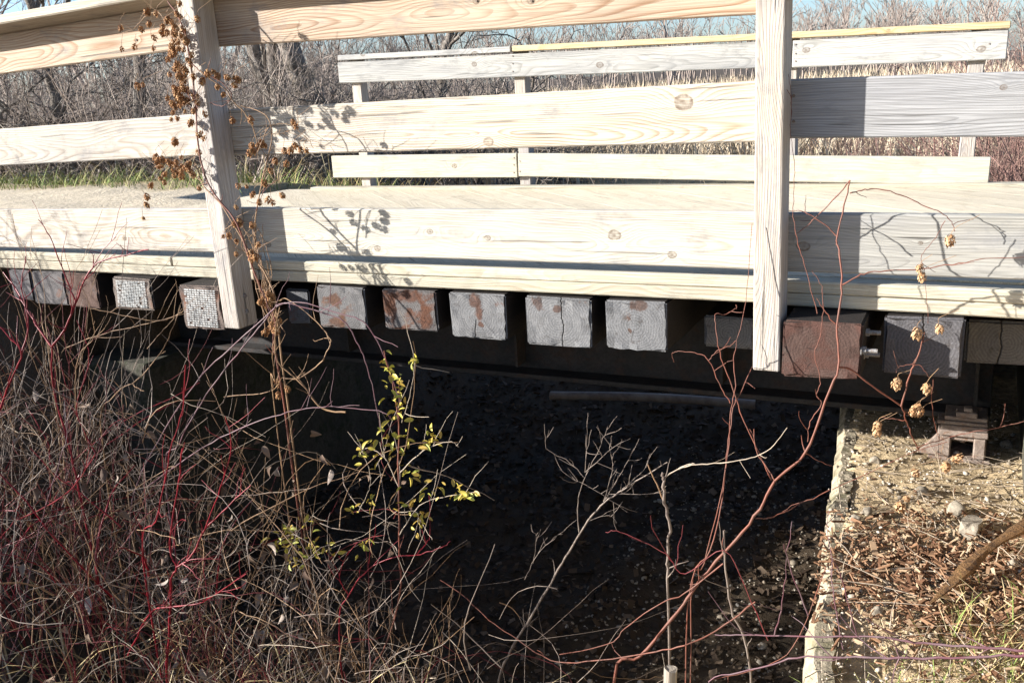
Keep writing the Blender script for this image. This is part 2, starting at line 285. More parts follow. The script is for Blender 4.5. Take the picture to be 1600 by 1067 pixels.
# ------------------------------------------------------------------ ground
def sstep(a, b, x): t = np.clip((x-a)/(b-a), 0, 1); return t*t*(3-2*t)
def fbm(x, y):
    return (np.sin(x*1.7+1.3*np.sin(y*0.9))*np.cos(y*1.3+0.7*np.sin(x*1.1))+0.5*np.sin(x*4.1+y*2.3)*np.cos(y*3.7-x*1.9)+0.25*np.sin(x*9.3-y*7.7)*np.sin(y*8.9+x*3.1))
SEAT = -0.83
def wall_x(y): return -0.43 - 0.10*(y)/1.0*0.95                       # edge line of the right abutment: skewed a little
def height(x, y):
    x = np.asarray(x, float); y = np.asarray(y, float)
    marsh = -0.95 + 0.06*fbm(x*0.5, y*0.5) - 0.5*sstep(6, 30, y)
    # trail embankment
    d = np.maximum(np.abs(y-1.5)-2.15, 0.0)
    emb = -0.085 - 0.82*np.maximum(d-0.15, 0) + 0.005*fbm(x*2, y*2)
    dn = np.maximum(y-3.65, 0); embn = -0.085 - 0.22*dn + 0.015*fbm(x*1.3, y*1.3)
    emb = np.where(y > 1.5, embn, emb)
    left = np.maximum(emb, marsh)
    # right bank: seat level, lifts up to the trail further right
    rb = SEAT - 0.008 + 0.35*sstep(0.15, 0.9, x)*sstep(-1.6, 0.6, y) + 0.012*fbm(x*5, y*5) - 0.10*sstep(-0.3, -1.6, y)
    right = np.maximum(rb, np.where(x > 0.42, np.maximum(emb-0.0, rb), -9))
    right = np.where((y > 3.4), np.maximum(marsh, np.where(x > 0.42, emb, SEAT-0.3)), right)
    base = np.where(x < -2.2, left, right)
    # gully
    gx = wall_x(np.clip(y, -3, 3.2))
    floor = -2.02 + 0.05*fbm(x*1.5, y*1.5) + 0.85*sstep(2.8, 6.5, y) + 0.2*sstep(6.5, 12, y)
    lw = -4.0 - 0.0*y
    u = sstep(-0.3, 0.6, y)
    lslope = np.where(y < 0.6, 0.75+1.2*u, 9.0); wl = np.where(y < 0.6, -3.3-0.6*u, -4.05)
    wl = np.where(y > 2.5, -3.9, wl); lslope = np.where(y > 2.5, 1.0, lslope)
    gl = floor + np.maximum(wl - x, 0)*lslope
    gr = floor + np.maximum(x - (gx+0.012), 0)*40.0
    gr = np.where(y > 3.3, floor + np.maximum(x-0.2, 0)*0.8, gr)
    g = np.maximum(gl, gr)
    fade = sstep(9, 14, y)
    return np.minimum(base, g)*(1-fade) + np.minimum(base, marsh)*fade
def axis_pts(lo, hi, step, far):
    a = list(np.arange(lo, hi+1e-6, step)); s = step; x = hi
    while x < far: s *= 1.16; x += s; a.append(x)
    s = step; x = lo
    while x > -far: s *= 1.16; x -= s; a.insert(0, x)
    return np.array(a)
gxs = axis_pts(-9, 1.6, 0.05, 3000); gys = axis_pts(-3.4, 6.0, 0.06, 3000)
GX, GY = np.meshgrid(gxs, gys); GZ = height(GX, GY)
nx, ny = len(gxs), len(gys)
idx = np.arange(nx*ny).reshape(ny, nx)
F = np.stack([idx[:-1, :-1], idx[:-1, 1:], idx[1:, 1:], idx[1:, :-1]], -1).reshape(-1, 4)
def ground_mat():
    s = NT('earth_ground'); v = s.obj(False); sp = s.add('ShaderNodeSeparateXYZ'); s.put(sp.inputs[0], v)
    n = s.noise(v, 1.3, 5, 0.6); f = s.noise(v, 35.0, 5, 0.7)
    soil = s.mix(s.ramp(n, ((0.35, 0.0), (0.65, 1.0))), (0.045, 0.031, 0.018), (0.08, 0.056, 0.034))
    sand = s.mix(s.ramp(f, ((0.3, 0.0), (0.7, 1.0))), (0.44, 0.36, 0.25), (0.58, 0.50, 0.37))
    straw = s.mix(s.ramp(n, ((0.3, 0.0), (0.7, 1.0))), (0.25, 0.19, 0.10), (0.34, 0.27, 0.15))
    nz = s.math('MULTIPLY', s.math('SUBTRACT', n, 0.5), 0.9)
    # trail bed along the embankment top, dry grass beyond, dark soil in the ditch
    yd = s.math('ADD', s.math('ABSOLUTE', s.math('SUBTRACT', sp.outputs[1], 1.55)), nz)
    c = s.mix(s.ramp(s.math('DIVIDE', yd, 4.0), ((0.36, 1.0), (0.46, 0.0))), straw, sand)
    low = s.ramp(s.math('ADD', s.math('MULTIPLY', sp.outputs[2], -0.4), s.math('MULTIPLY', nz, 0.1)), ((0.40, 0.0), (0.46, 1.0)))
    bank = s.math('MULTIPLY', s.math('LESS_THAN', sp.outputs[0], -2.2), s.ramp(s.math('ADD', sp.outputs[1], s.math('MULTIPLY', nz, 0.3)), ((0.0, 1.0), (0.25, 0.0))))  # left bank: dark leaf mould, with the shade below the twigs painted in
    side = s.math('MULTIPLY', s.math('LESS_THAN', s.math('ABSOLUTE', s.math('ADD', sp.outputs[0], 3.9)), 1.7), s.ramp(s.math('MULTIPLY', sp.outputs[2], -1.0), ((0.12, 0.0), (0.20, 1.0))))  # dark colour put on the faces below the left bridge end as shade
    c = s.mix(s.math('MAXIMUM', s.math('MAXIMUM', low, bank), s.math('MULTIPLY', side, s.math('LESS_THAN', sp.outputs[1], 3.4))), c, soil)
    seat = s.math('MULTIPLY', s.ramp(s.math('ADD', sp.outputs[0], 0.85), ((0.0, 0.0), (0.2, 1.0))), s.ramp(s.math('SUBTRACT', 3.2, sp.outputs[1]), ((0.0, 0.0), (0.05, 1.0))))
    dirt = s.mix(s.ramp(f, ((0.3, 0.0), (0.68, 1.0))), (0.34, 0.25, 0.14), (0.52, 0.40, 0.245))
    c = s.mix(s.math('MULTIPLY', seat, s.math('SUBTRACT', 1.0, low)), c, dirt)
    c = s.mix(s.ramp(f, ((0.36, 0.4), (0.55, 0.0))), c, (0.05, 0.04, 0.028))
    s.put(s.b.inputs['Base Color'], c); s.bump(s.math('ADD', f, n), 0.8, 0.02); return s.m
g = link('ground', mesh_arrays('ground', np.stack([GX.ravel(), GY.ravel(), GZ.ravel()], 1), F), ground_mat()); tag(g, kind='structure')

# ------------------------------------------------------------------ abutments
def abutment(name, pts_edge, label, inward, z0=-2.6, z1=SEAT, w=0.07):
    """wall following an edge line, top broad enough to show as a kerb of concrete; uneven arris"""
    n = 150; bm = bmesh.new(); rows = []
    for i in range(n+1):
        t = i/n; p = Vector(pts_edge[0]).lerp(Vector(pts_edge[1]), t)
        j = 0.03*mnoise.noise(Vector((t*14, 1.0, 0))) + 0.016*mnoise.noise(Vector((t*75, 4.0, 0)))
        x = p.x + j; zt = z1 - 0.004 + 0.02*mnoise.noise(Vector((t*17, 9.0, 2.0)))
        rows.append([bm.verts.new(c) for c in ((x, p.y, z0), (x, p.y, zt-0.03), (x+inward*(0.026+0.012*mnoise.noise(Vector((t*30, 2.0, 7.0)))), p.y, zt), (x+inward*w, p.y, zt-0.002), (x+inward*w, p.y, z0))])
    for a, b in zip(rows, rows[1:]):
        for k in range(4): bm.faces.new((a[k], a[k+1], b[k+1], b[k]))
    bm.faces.new(rows[0]); bm.faces.new(rows[-1][::-1]); bmesh.ops.recalc_face_normals(bm, faces=bm.faces)
    o = bm_link(name, bm, M['concrete']); return tag(o, label, 'wall')
e0, e1 = atz(1312, 652, SEAT), atz(1258, 1067, SEAT); dv = (e1-e0)/(e1[1]-e0[1])
abutment('abutment_wall', (e0+dv*(3.1-e0[1]), e0+dv*(-2.6-e0[1])), 'pale concrete abutment wall edge beside the gravel under the rusty bearing', 1)
o = link('abutment_wall', box_mesh('abutment_wall', (0.5, 2.15, 2.0), 0.03, (-4.25, 1.40, -1.7)), M['shadedconcrete']); tag(o, 'dark shaded concrete abutment behind the red twigs', 'wall')
o = link('back_wall', box_mesh('back_wall', (0.22, 3.0, 1.3), 0.02, (0.30, 1.72, -0.78)), M['shadedconcrete']); tag(o, 'dark concrete back wall behind the girder end', 'wall')

# ------------------------------------------------------------------ near railing
def strip(name, p0, p1, h0, h1, thick, mat, parent, back=1, bevel=0.005):
    """board between two top-edge points p0,p1 with heights h0,h1 (front face at p.y), local x along it"""
    p0, p1 = np.array(p0, float), np.array(p1, float); L = np.linalg.norm(p1-p0); hm = (h0+h1)/2
    me = box_mesh(name, (L, thick, hm), bevel, wobble=0.0012, cuts=8); o = link(name, me, mat)
    X = Vector((p1-p0)/L); Z = Vector((0, 0, 1)); Y = Z.cross(X).normalized(); Z = X.cross(Y)
    c = Vector((p0+p1)/2) - Z*hm/2 + Y*back*thick/2
    mw = Matrix((X, Y, Z)).transposed().to_4x4(); mw.translation = c
    o.parent = parent; o.matrix_parent_inverse = Matrix.Translation(-Vector(parent.location)); o.matrix_basis = mw
    return o, mw
def rail(parent, top, bot, mat, Y=0.0, x0=None, x1=None, thick=0.038):
    (a, b), (c, d) = top, bot
    pa, pb, pc, pd = at(*a, Y), at(*b, Y), at(*c, Y), at(*d, Y)
    def ext(p, q, x): t = (x-p[0])/(q[0]-p[0]); return p+(q-p)*t
    x0 = pa[0] if x0 is None else x0; x1 = pb[0] if x1 is None else x1
    t0, t1, b0, b1 = ext(pa, pb, x0), ext(pa, pb, x1), ext(pc, pd, x0), ext(pc, pd, x1)
    return strip('rail_board', t0, t1, t0[2]-b0[2], t1[2]-b1[2], thick, mat, parent)
def kn(mw, pts, Y=0.0):
    inv = mw.inverted(); out = []
    for px, py, r in pts:
        q = inv @ Vector(at(px, py, Y)); out.append((q.x, q.z, r))
    return out
PD = 0.118; PW = 0.087; XL, XR = -2.945, -0.648
near = empty('timber_railing', (-1.8, 0, -0.3), 'weathered timber railing of broad boards with dried hop vine climbing its post', 'railing')
JL, JR = XL+PW*0.5, XR+PW*0.5
secs = {
 'mid': [(((0, 201.8), (300, 178.9)), ((0, 260.5), (303, 248)), -7.5, JL-0.002), (((371, 171), (1178, 126.6)), ((371, 244.7), (1178, 220.5)), JL+0.002, JR-0.002), (((1234, 124.2), (1600, 112)), ((1234, 219.4), (1600, 215.3)), JR+0.002, 1.6)],
 'low': [(((0, 327.4), (327, 325.7)), ((0, 386.4), (337, 392.9)), -7.5, JL-0.002), (((390, 325.2), (1178, 331)), ((390, 394.5), (1176, 421)), JL+0.002, JR-0.002), (((1232, 333.4), (1600, 336.8)), ((1228, 426), (1600, 438.4)), JR+0.002, 1.6)],
 'top': [(((0, 54.5), (255, 12)), ((0, 121.3), (260, 92.8)), -7.5, JL-0.002), (((351, -4), (1178, -78)), ((351, 81), (1178, 11.8)), JL+0.002, JR-0.002), (((1232, -84), (1600, -112)), ((1232, 8), (1600, -21)), JR+0.002, 1.6)],
}
KN = {('mid', 1): [(1068, 160, 0.026), (763, 222, 0.017)], ('mid', 0): [(272, 215, 0.008)], ('mid', 2): [(1568, 137, 0.008)],
      ('low', 0): [(195, 372, 0.012)], ('low', 1): [(672, 362, 0.011), (762, 372, 0.011), (960, 368, 0.020), (1050, 398, 0.013), (590, 388, 0.013), (419, 382, 0.013)], ('low', 2): [(1255, 385, 0.016), (1438, 380, 0.006)],
      ('top', 0): [(213, 63, 0.006)], ('top', 1): [(744, 2, 0.012), (830, 2, 0.012)]}
PAL = {('mid', 0): (CREAM, (0.25, 0.19, 0.13), 0.4, 0.85), ('mid', 1): ((0.50, 0.465, 0.385), (0.29, 0.165, 0.075), 0.3, 0.85), ('mid', 2): ((0.33, 0.325, 0.32), (0.14, 0.135, 0.13), 0.6, 0.85),
       ('low', 0): (CREAM, CREAMD, 0.4, 0.6), ('low', 1): ((0.49, 0.465, 0.39), (0.27, 0.18, 0.11), 0.4, 0.7), ('low', 2): ((0.37, 0.355, 0.315), (0.17, 0.16, 0.14), 0.6, 0.75),
       ('top', 0): ((0.48, 0.39, 0.29), (0.26, 0.125, 0.05), 0.25, 0.95), ('top', 1): ((0.48, 0.385, 0.285), (0.22, 0.10, 0.04), 0.25, 1.0), ('top', 2): ((0.50, 0.42, 0.32), (0.30, 0.16, 0.08), 0.3, 0.8)}
for rk, (nm, lst) in enumerate(secs.items()):
    for si, (t, b, x0, x1) in enumerate(lst):
        o, mw = rail(near, t, b, None, 0.0, x0, x1)
        li, dk, st, rg = PAL[(nm, si)]
        m = wood('rail_wood_%s_%d' % (nm, si), li, dk, (0.27, 0.27, 0.28), st, rg, 105+12*si, kn(mw, KN.get((nm, si), [])), depth=0.045+0.02*rk, seed=rk*2.3+si*1.7, crack=0.6 if si < 2 else 0.9)
        o.data.materials.append(m)
        if nm == 'top':     # cap above: outer edge lifted a little
            L = x1-x0; cw = 0.235; me = box_mesh('cap_board', (L, cw, 0.040), 0.005, (0, cw/2-0.14, 0.02), cuts=6, wobble=0.001)
            c = link('cap_board', me, M['cap']); c.parent = near; c.matrix_parent_inverse = Matrix.Translation(-Vector(near.location))
            X = mw.col[0].to_3d(); mid = mw.translation + mw.col[2].to_3d()*(t and 0.0)
            hh = max(v.co.z for v in o.data.vertices)
            ct = mw @ Vector((0, -0.019, hh+0.001)); Yv = Vector((0, cos(radians(9)), -sin(radians(9)))); Zv = X.cross(Yv).normalized(); Yv = Zv.cross(X)
            mm = Matrix((X, Yv, Zv)).transposed().to_4x4(); mm.translation = ct; c.matrix_basis = mm
posts = []
for x0 in (XL, XR):
    h0, h1 = -0.306, 1.062 if x0 == XL else 1.10
    me = box_mesh('post', (PW, PD, h1-h0), 0.006, seg=2); o = link('post', me, M['post'])
    o.parent = near; o.matrix_parent_inverse = Matrix.Translation(-Vector(near.location)); o.location = (x0+PW/2, -PD/2-0.0005, (h0+h1)/2)
    posts.append(o)
    # carriage bolt heads on the post side
    for zz in (-0.17, -0.24):
        b = bmesh.new(); bmesh.ops.create_uvsphere(b, u_segments=8, v_segments=5, radius=0.012)
        for v in b.verts: v.co = Vector((v.co.x*0.5+PW/2, v.co.y, v.co.z+zz-(h0+h1)/2))
        bb = bm_link('bolt', b, M['bolt'], None, True); bb.parent = o
# nails where the boards cross the posts
nm_ = bpy.data.meshes.new('nail'); b = bmesh.new(); bmesh.ops.create_cone(b, cap_ends=True, segments=8, radius1=0.005, radius2=0.0045, depth=0.004); bmesh.ops.rotate(b, verts=b.verts, matrix=Matrix.Rotation(pi/2, 3, 'X')); b.to_mesh(nm_); b.free(); nm_.materials.append(M['rust'])
for px, py in ((213, 63), (218, 88), (1240, 150), (1240, 190), (744, 2), (830, 2)):
    q = at(px, py, -0.0015); n_ = link('nail', nm_, None, near); n_.location = q - 0*q; n_.matrix_parent_inverse = Matrix.Translation(-Vector(near.location))

# ------------------------------------------------------------------ deck: planks, edge boards
deck = empty('bridge_deck', (-1.9, 1.5, -0.1), 'pale plank bridge deck with two-layer edge boards on the ties', 'deck')
def clip(poly, ax, val, keep_less):
    out = []
    for a, b in zip(poly, poly[1:]+poly[:1]):
        ia, ib = ((a[ax] <= val) == keep_less), ((b[ax] <= val) == keep_less)
        if ia: out.append(a)
        if ia != ib: t = (val-a[ax])/(b[ax]-a[ax]); out.append((a[0]+(b[0]-a[0])*t, a[1]+(b[1]-a[1])*t))
    return out
sp = 0.205; r2 = math.sqrt(0.5)
for k in range(-28, 26):                                  # planks laid on the diagonal
    c0 = k*sp+0.05; c1 = c0+sp-0.002
    quad = [((c*r2+t*r2), (c*r2-t*r2)) for c, t in ((c0, -9), (c1, -9), (c1, 9), (c0, 9))]
    for ax, val, le in ((1, 3.05, True), (1, 0.125, False), (0, 1.5, True), (0, -5.15, False)):
        if len(quad) > 2: quad = clip(quad, ax, val, le)
    if len(quad) < 3: continue
    area = abs(sum(a[0]*b[1]-b[0]*a[1] for a, b in zip(quad, quad[1:]+quad[:1])))/2
    if area < 0.02: continue
    cx = sum(q[0] for q in quad)/len(quad); cy = sum(q[1] for q in quad)/len(quad); dz = random.uniform(-0.0003, 0.0003)
    ca, sa = r2, -r2                                      # local y runs along the plank
    def loc(x, y): dx, dy = x-cx, y-cy; return (dx*r2+dy*r2, dx*r2-dy*r2)
    b = bmesh.new(); top = [b.verts.new((*loc(*q), 0.021)) for q in quad]; bot = [b.verts.new((*loc(*q), -0.021)) for q in quad]
    b.faces.new(top); b.faces.new(bot[::-1])
    for n in range(len(quad)): b.faces.new((top[n], bot[n], bot[(n+1) % len(quad)], top[(n+1) % len(quad)]))
    bmesh.ops.recalc_face_normals(b, faces=b.faces)
    o = bm_link('plank', b, M['plank']); o.parent = deck; o.matrix_parent_inverse = Matrix.Translation(-Vector(deck.location))
    M3 = Matrix(((r2, r2, 0), (r2, -r2, 0), (0, 0, -1))).to_4x4()
    tilt = Matrix.Rotation(-0.019, 4, 'X'); mw = Matrix.Translation((cx, cy, -0.055-0.019*(cy-0.12)+dz)) @ tilt @ M3; o.matrix_basis = mw
EY = 0.03
zs_top = [at(0, 391, EY)[2], -0.026]; 
def edge(zt0, zt1, h, x0, x1, Y=EY):
    return strip('edge_board', (x0, Y, zt0), (x1, Y, zt1), h, h, 0.085, M['edge'], deck)
xj = at(268, 408, EY)[0]
edge(-0.030, -0.030, 0.043, -5.2, xj-0.003); edge(-0.030, -0.024, 0.043, xj+0.003, -0.62, EY); edge(-0.032, -0.052, 0.042, -0.614, 1.6, EY)
edge(-0.0745, -0.0745, 0.046, -5.2, -2.85, EY+0.001); edge(-0.0745, -0.068, 0.046, -2.846, -0.60, EY+0.002); edge(-0.076, -0.096, 0.043, -0.596, 1.6, EY+0.001)
# far edge timber
FY = 3.0
strip('edge_board', (-4.85, FY-0.05, -0.064), (1.3, FY-0.05, -0.074), 0.045, 0.045, 0.09, M['edge'], deck)

# ------------------------------------------------------------------ far railing
far = empty('timber_railing', (-2.0, FY, -0.1), 'greyer timber railing across the deck with a yellow new pine cap', 'railing')
def farboard(a, b, c, d, mat, name='rail_board', x0=None, x1=None):
    pa, pb, pc, pd = at(*a, FY), at(*b, FY), at(*c, FY), at(*d, FY)
    return strip(name, pa, pb, pa[2]-pc[2], pb[2]-pd[2], 0.038, mat, far)
farboard((527, 98), (1236, 63.5), (528, 131.5), (1236, 104), M['far'])
farboard((1239, 63.3), (1577, 46), (1239, 103.5), (1574, 96), M['far'])
farboard((517, 244), (807, 240), (518, 279), (807, 276.7), M['farlow'])
farboard((809, 240), (1549, 246), (809, 276.7), (1549, 290), M['farlow'])
for (a, b, mat, w) in (((527, 87), (797, 73), M['far'], 11), ((800, 72), (1580, 33), M['pine'], 12)):
    pa, pb = at(a[0], a[1], FY-0.02), at(b[0], b[1], FY-0.02)
    L = np.linalg.norm(pb-pa); me = box_mesh('cap_board', (L, 0.16, 0.038), 0.004); c = link('cap_board', me, mat)
    X = Vector((pb-pa)/L); Y = Vector((0, 0, 1)).cross(X).normalized(); Z = X.cross(Y)
    mm = Matrix((X, Y, Z)).transposed().to_4x4(); mm.translation = Vector((pa+pb)/2)+Y*0.08-Z*0.019
    c.parent = far; c.matrix_parent_inverse = Matrix.Translation(-Vector(far.location)); c.matrix_basis = mm
for px, lean in ((545, 0.0), (801, 0.0), (1225, 0.0), (1512, 0.035)):
    pt, pb = at(px, 84-(px-545)*0.045, FY+0.04), None
    zt = pt[2]-0.02; h = zt+0.55; me = box_mesh('post', (0.085, 0.09, h), 0.005); c = link('post', me, M['post'])
    c.parent = far; c.matrix_parent_inverse = Matrix.Translation(-Vector(far.location)); c.location = (pt[0]+0.04, FY+0.084, zt-h/2); c.rotation_euler = (0, lean, 0)
for px, py in ((801, 88), (801, 100), (801, 112), (1243, 70), (1243, 84), (1243, 96), (1546, 69), (803, 247), (803, 258), (803, 270), (812, 252), (812, 268)):
    n_ = link('nail', nm_, None, far); n_.location = at(px, py, FY-0.0015); n_.matrix_parent_inverse = Matrix.Translation(-Vector(far.location)); n_.scale = (0.9, 1, 0.9)

# ------------------------------------------------------------------ ties
TIE_L = 2.9
def tie(x0, x1, y0, y1, Yend, label, grey, rust, amt, seed, plate=False, split=None, split_z=(0.0, 0.96), spots=()):
    a, b = at(x0, (y0+y1)/2, Yend), at(x1, (y0+y1)/2, Yend); zt, zb = at((x0+x1)/2, y0, Yend)[2], at((x0+x1)/2, y1, Yend)[2]
    zt = min(zt, -0.126); w, h = b[0]-a[0], zt-zb; cx, cz = (a[0]+b[0])/2, (zt+zb)/2
    t = empty('railroad_tie', (cx, Yend, zb), label, 'tie', 'tie ends along the bridge')
    bm = bmesh.new(); bmesh.ops.create_cube(bm, size=1.0)
    for v in bm.verts: v.co = Vector((v.co.x*w, v.co.y*TIE_L, v.co.z*h))
    bmesh.ops.bevel(bm, geom=bm.edges[:], offset=0.007, segments=2, affect='EDGES')
    front = [f for f in bm.faces if f.normal.y < -0.9 and f.calc_area() > 0.3*w*h]
    r = bmesh.ops.subdivide_edges(bm, edges=list({e for f in front for e in f.edges}), cuts=7, use_grid_fill=True)
    for v in bm.verts:
        if v.co.y < -TIE_L/2+0.02:
            n = mnoise.noise_vector(Vector((v.co.x*25+seed*5, v.co.z*25, seed))); m_ = 1.0+2.2*(max(abs(v.co.x)/w, abs(v.co.z)/h) > 0.46); v.co += Vector((n.x*0.0025*m_, n.y*0.003*m_, n.z*0.0025*m_))
            if False and abs(v.co.x-split*w-0.012*mnoise.noise(Vector((v.co.z*30, seed, 0)))) < w/16+0.002 and abs(v.co.x) < w/2-0.01 and abs(v.co.z) < h/2-0.008: v.co.y += 0.012
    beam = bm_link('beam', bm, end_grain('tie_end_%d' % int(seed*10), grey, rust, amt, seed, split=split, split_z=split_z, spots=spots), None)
    beam.parent = t; beam.location = (0, TIE_L/2, h/2)
    if plate:      # punched nail plate pressed into the end: rows of galvanised tongues
        b2 = bmesh.new(); nxp, nzp = 12, 17; ww, hh = w*0.76, h*0.86
        for j in range(nzp):
            for i in range(nxp):
                if mnoise.noise(Vector((i*0.9+seed, j*0.8, 2.0))) > 0.47: continue
                cxp = (i+0.5)/nxp*ww-ww/2; czp = (j+0.5)/nzp*hh-hh/2
                q = bmesh.ops.create_cube(b2, size=1.0)
                for v in q['verts']: v.co = Vector((v.co.x*ww/nxp*0.80+cxp+(j-nzp/2)*0.0006, v.co.y*0.004-0.002+0.001*sin(i*2.3+j*1.7), v.co.z*hh/nzp*0.52+czp))
        p = bm_link('nail_plate', b2, M['galv'], None); p.parent = t; p.location = (0.0, -0.001, h/2); tag(p, kind='stuff')
    return t, w, h, cx, zb, zt
R1 = (0.13, 0.055, 0.03)
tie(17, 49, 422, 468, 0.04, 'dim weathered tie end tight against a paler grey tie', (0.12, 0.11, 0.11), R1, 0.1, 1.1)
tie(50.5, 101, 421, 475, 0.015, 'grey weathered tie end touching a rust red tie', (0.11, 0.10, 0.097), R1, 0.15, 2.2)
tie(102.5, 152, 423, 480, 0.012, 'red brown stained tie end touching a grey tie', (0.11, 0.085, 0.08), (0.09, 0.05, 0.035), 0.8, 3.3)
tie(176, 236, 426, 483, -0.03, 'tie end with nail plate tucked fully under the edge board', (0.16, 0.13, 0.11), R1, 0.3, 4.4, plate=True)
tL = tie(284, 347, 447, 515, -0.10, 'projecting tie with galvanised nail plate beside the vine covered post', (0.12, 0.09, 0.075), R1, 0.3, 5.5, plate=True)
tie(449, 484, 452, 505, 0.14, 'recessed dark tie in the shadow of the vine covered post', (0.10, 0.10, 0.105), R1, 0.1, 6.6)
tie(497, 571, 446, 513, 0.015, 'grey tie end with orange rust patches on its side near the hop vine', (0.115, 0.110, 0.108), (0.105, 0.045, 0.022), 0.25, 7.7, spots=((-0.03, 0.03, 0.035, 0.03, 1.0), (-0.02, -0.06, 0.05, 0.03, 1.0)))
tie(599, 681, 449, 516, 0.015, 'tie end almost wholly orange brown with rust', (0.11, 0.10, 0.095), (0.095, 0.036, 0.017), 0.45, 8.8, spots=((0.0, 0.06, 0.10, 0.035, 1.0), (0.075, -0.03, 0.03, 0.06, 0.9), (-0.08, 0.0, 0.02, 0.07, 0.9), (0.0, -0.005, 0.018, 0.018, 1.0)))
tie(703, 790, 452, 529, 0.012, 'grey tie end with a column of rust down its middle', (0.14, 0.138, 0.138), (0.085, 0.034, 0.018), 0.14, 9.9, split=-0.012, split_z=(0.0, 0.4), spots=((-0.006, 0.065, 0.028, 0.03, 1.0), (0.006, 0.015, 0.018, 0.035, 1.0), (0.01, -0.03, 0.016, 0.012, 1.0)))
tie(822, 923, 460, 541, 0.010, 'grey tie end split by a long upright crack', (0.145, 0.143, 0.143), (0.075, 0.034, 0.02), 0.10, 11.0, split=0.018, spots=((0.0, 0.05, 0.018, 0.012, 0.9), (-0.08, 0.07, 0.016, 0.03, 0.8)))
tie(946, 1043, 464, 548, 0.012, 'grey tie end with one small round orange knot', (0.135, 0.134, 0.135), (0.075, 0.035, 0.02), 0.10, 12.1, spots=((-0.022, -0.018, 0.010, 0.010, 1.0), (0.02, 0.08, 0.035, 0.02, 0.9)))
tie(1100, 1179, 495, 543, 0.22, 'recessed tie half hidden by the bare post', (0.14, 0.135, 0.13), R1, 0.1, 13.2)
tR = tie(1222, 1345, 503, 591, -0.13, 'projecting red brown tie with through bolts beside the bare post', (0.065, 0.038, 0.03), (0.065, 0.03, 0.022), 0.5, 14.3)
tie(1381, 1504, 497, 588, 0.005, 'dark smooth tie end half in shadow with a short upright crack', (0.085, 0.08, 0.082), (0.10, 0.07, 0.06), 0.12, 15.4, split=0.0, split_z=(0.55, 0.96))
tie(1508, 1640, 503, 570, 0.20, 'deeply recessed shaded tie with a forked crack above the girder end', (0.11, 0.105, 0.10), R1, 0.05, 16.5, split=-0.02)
for k, x in enumerate((-4.75, -5.05)):
    pass
t, w, h, cx, zb, zt = tR
for zz in (0.52, 0.33, 0.72):       # through bolts on the projecting tie's side
    yb = {0.52: 0.02, 0.33: 0.10, 0.72: 0.10}[zz]
    b = bmesh.new(); bmesh.ops.create_cone(b, cap_ends=True, segments=6, radius1=0.013, radius2=0.013, depth=0.014)
    for v in b.verts: v.co.z += 0.007
    r2 = bmesh.ops.create_cone(b, cap_ends=True, segments=10, radius1=0.0075, radius2=0.007, depth=0.034)
    for v in r2['verts']: v.co.z += 0.03
    r3 = bmesh.ops.create_cone(b, cap_ends=True, segments=14, radius1=0.018, radius2=0.018, depth=0.003)
    bmesh.ops.rotate(b, verts=b.verts, matrix=Matrix.Rotation(pi/2, 3, 'Y'))
    o = bm_link('bolt', b, M['bolt'], None, False); o.parent = t; o.location = (w/2, yb, zz*h)

# ------------------------------------------------------------------ girders and bearing
def girder(Y, label):
    gd = empty('steel_girder', (-2.0, Y, -0.70), label, 'girder'); x0, x1 = -4.35, 0.075; L = x1-x0; cx = (x0+x1)/2
    for nm, dims, c in (('web', (L, 0.014, 0.36), (cx, Y, -0.515)), ('flange', (L, 0.22, 0.022), (cx, Y, -0.688)), ('flange', (L, 0.22, 0.022), (cx, Y, -0.335))):
        link(nm, box_mesh(nm, dims, 0.003, c), M['steel'], gd)
    for k in range(5):
        x = -3.9+k*0.98; link('stiffener', box_mesh('stiffener', (0.012, 0.09, 0.30), 0.0, (x, Y-0.052, -0.50)), M['steel'], gd)
    return gd
girder(0.80, 'near dark steel girder running under the tie ends to the bearing')
girder(2.35, 'farther dark steel girder hidden in the gloom under the deck')
bx, by = -0.015, 0.66
br = empty('bridge_bearing', (bx, by, SEAT), 'rusty stepped cast bearing shoe standing on the gravel seat', 'bearing')
link('base_plate', box_mesh('base_plate', (0.25, 0.20, 0.016), 0.003, (bx-0.01, by+0.03, SEAT-0.004)), M['rust'], br)
for sx in (-1, 1):
    link('leg', box_mesh('leg', (0.05, 0.17, 0.10), 0.006, (bx+sx*0.070, by+0.02, SEAT+0.054)), M['rust'], br)
b = bmesh.new()          # sloping side web on the left
vs = [b.verts.new(p) for p in ((-0.093, -0.065, 0.105), (-0.175, -0.065, 0.01), (-0.093, -0.065, 0.01), (-0.093, -0.035, 0.105), (-0.175, -0.035, 0.01), (-0.093, -0.035, 0.01))]
for f in ((0, 1, 2), (5, 4, 3), (0, 3, 4, 1), (1, 4, 5, 2), (2, 5, 3, 0)): b.faces.new([vs[i] for i in f])
bmesh.ops.recalc_face_normals(b, faces=b.faces); o = bm_link('rib', b, M['rust']); o.parent = br; o.location = (0, 0.0, 0)
for (wd, dp, z0, z1, dx) in ((0.20, 0.20, 0.100, 0.124, 0.0), (0.185, 0.18, 0.124, 0.143, 0.004), (0.20, 0.17, 0.143, 0.158, -0.004), (0.17, 0.15, 0.158, 0.176, 0.008)):
    link('plate', box_mesh('plate', (wd, dp, z1-z0-0.0015), 0.003, (bx+dx, by+0.02, SEAT+(z0+z1)/2)), M['rust'], br)
link('pin_block', box_mesh('pin_block', (0.085, 0.06, 0.022), 0.004, (bx+0.01, by-0.03, SEAT+0.186)), M['rust'], br)
link('pin_block', box_mesh('pin_block', (0.035, 0.04, 0.016), 0.004, (bx+0.015, by-0.03, SEAT+0.204)), M['rust'], br)
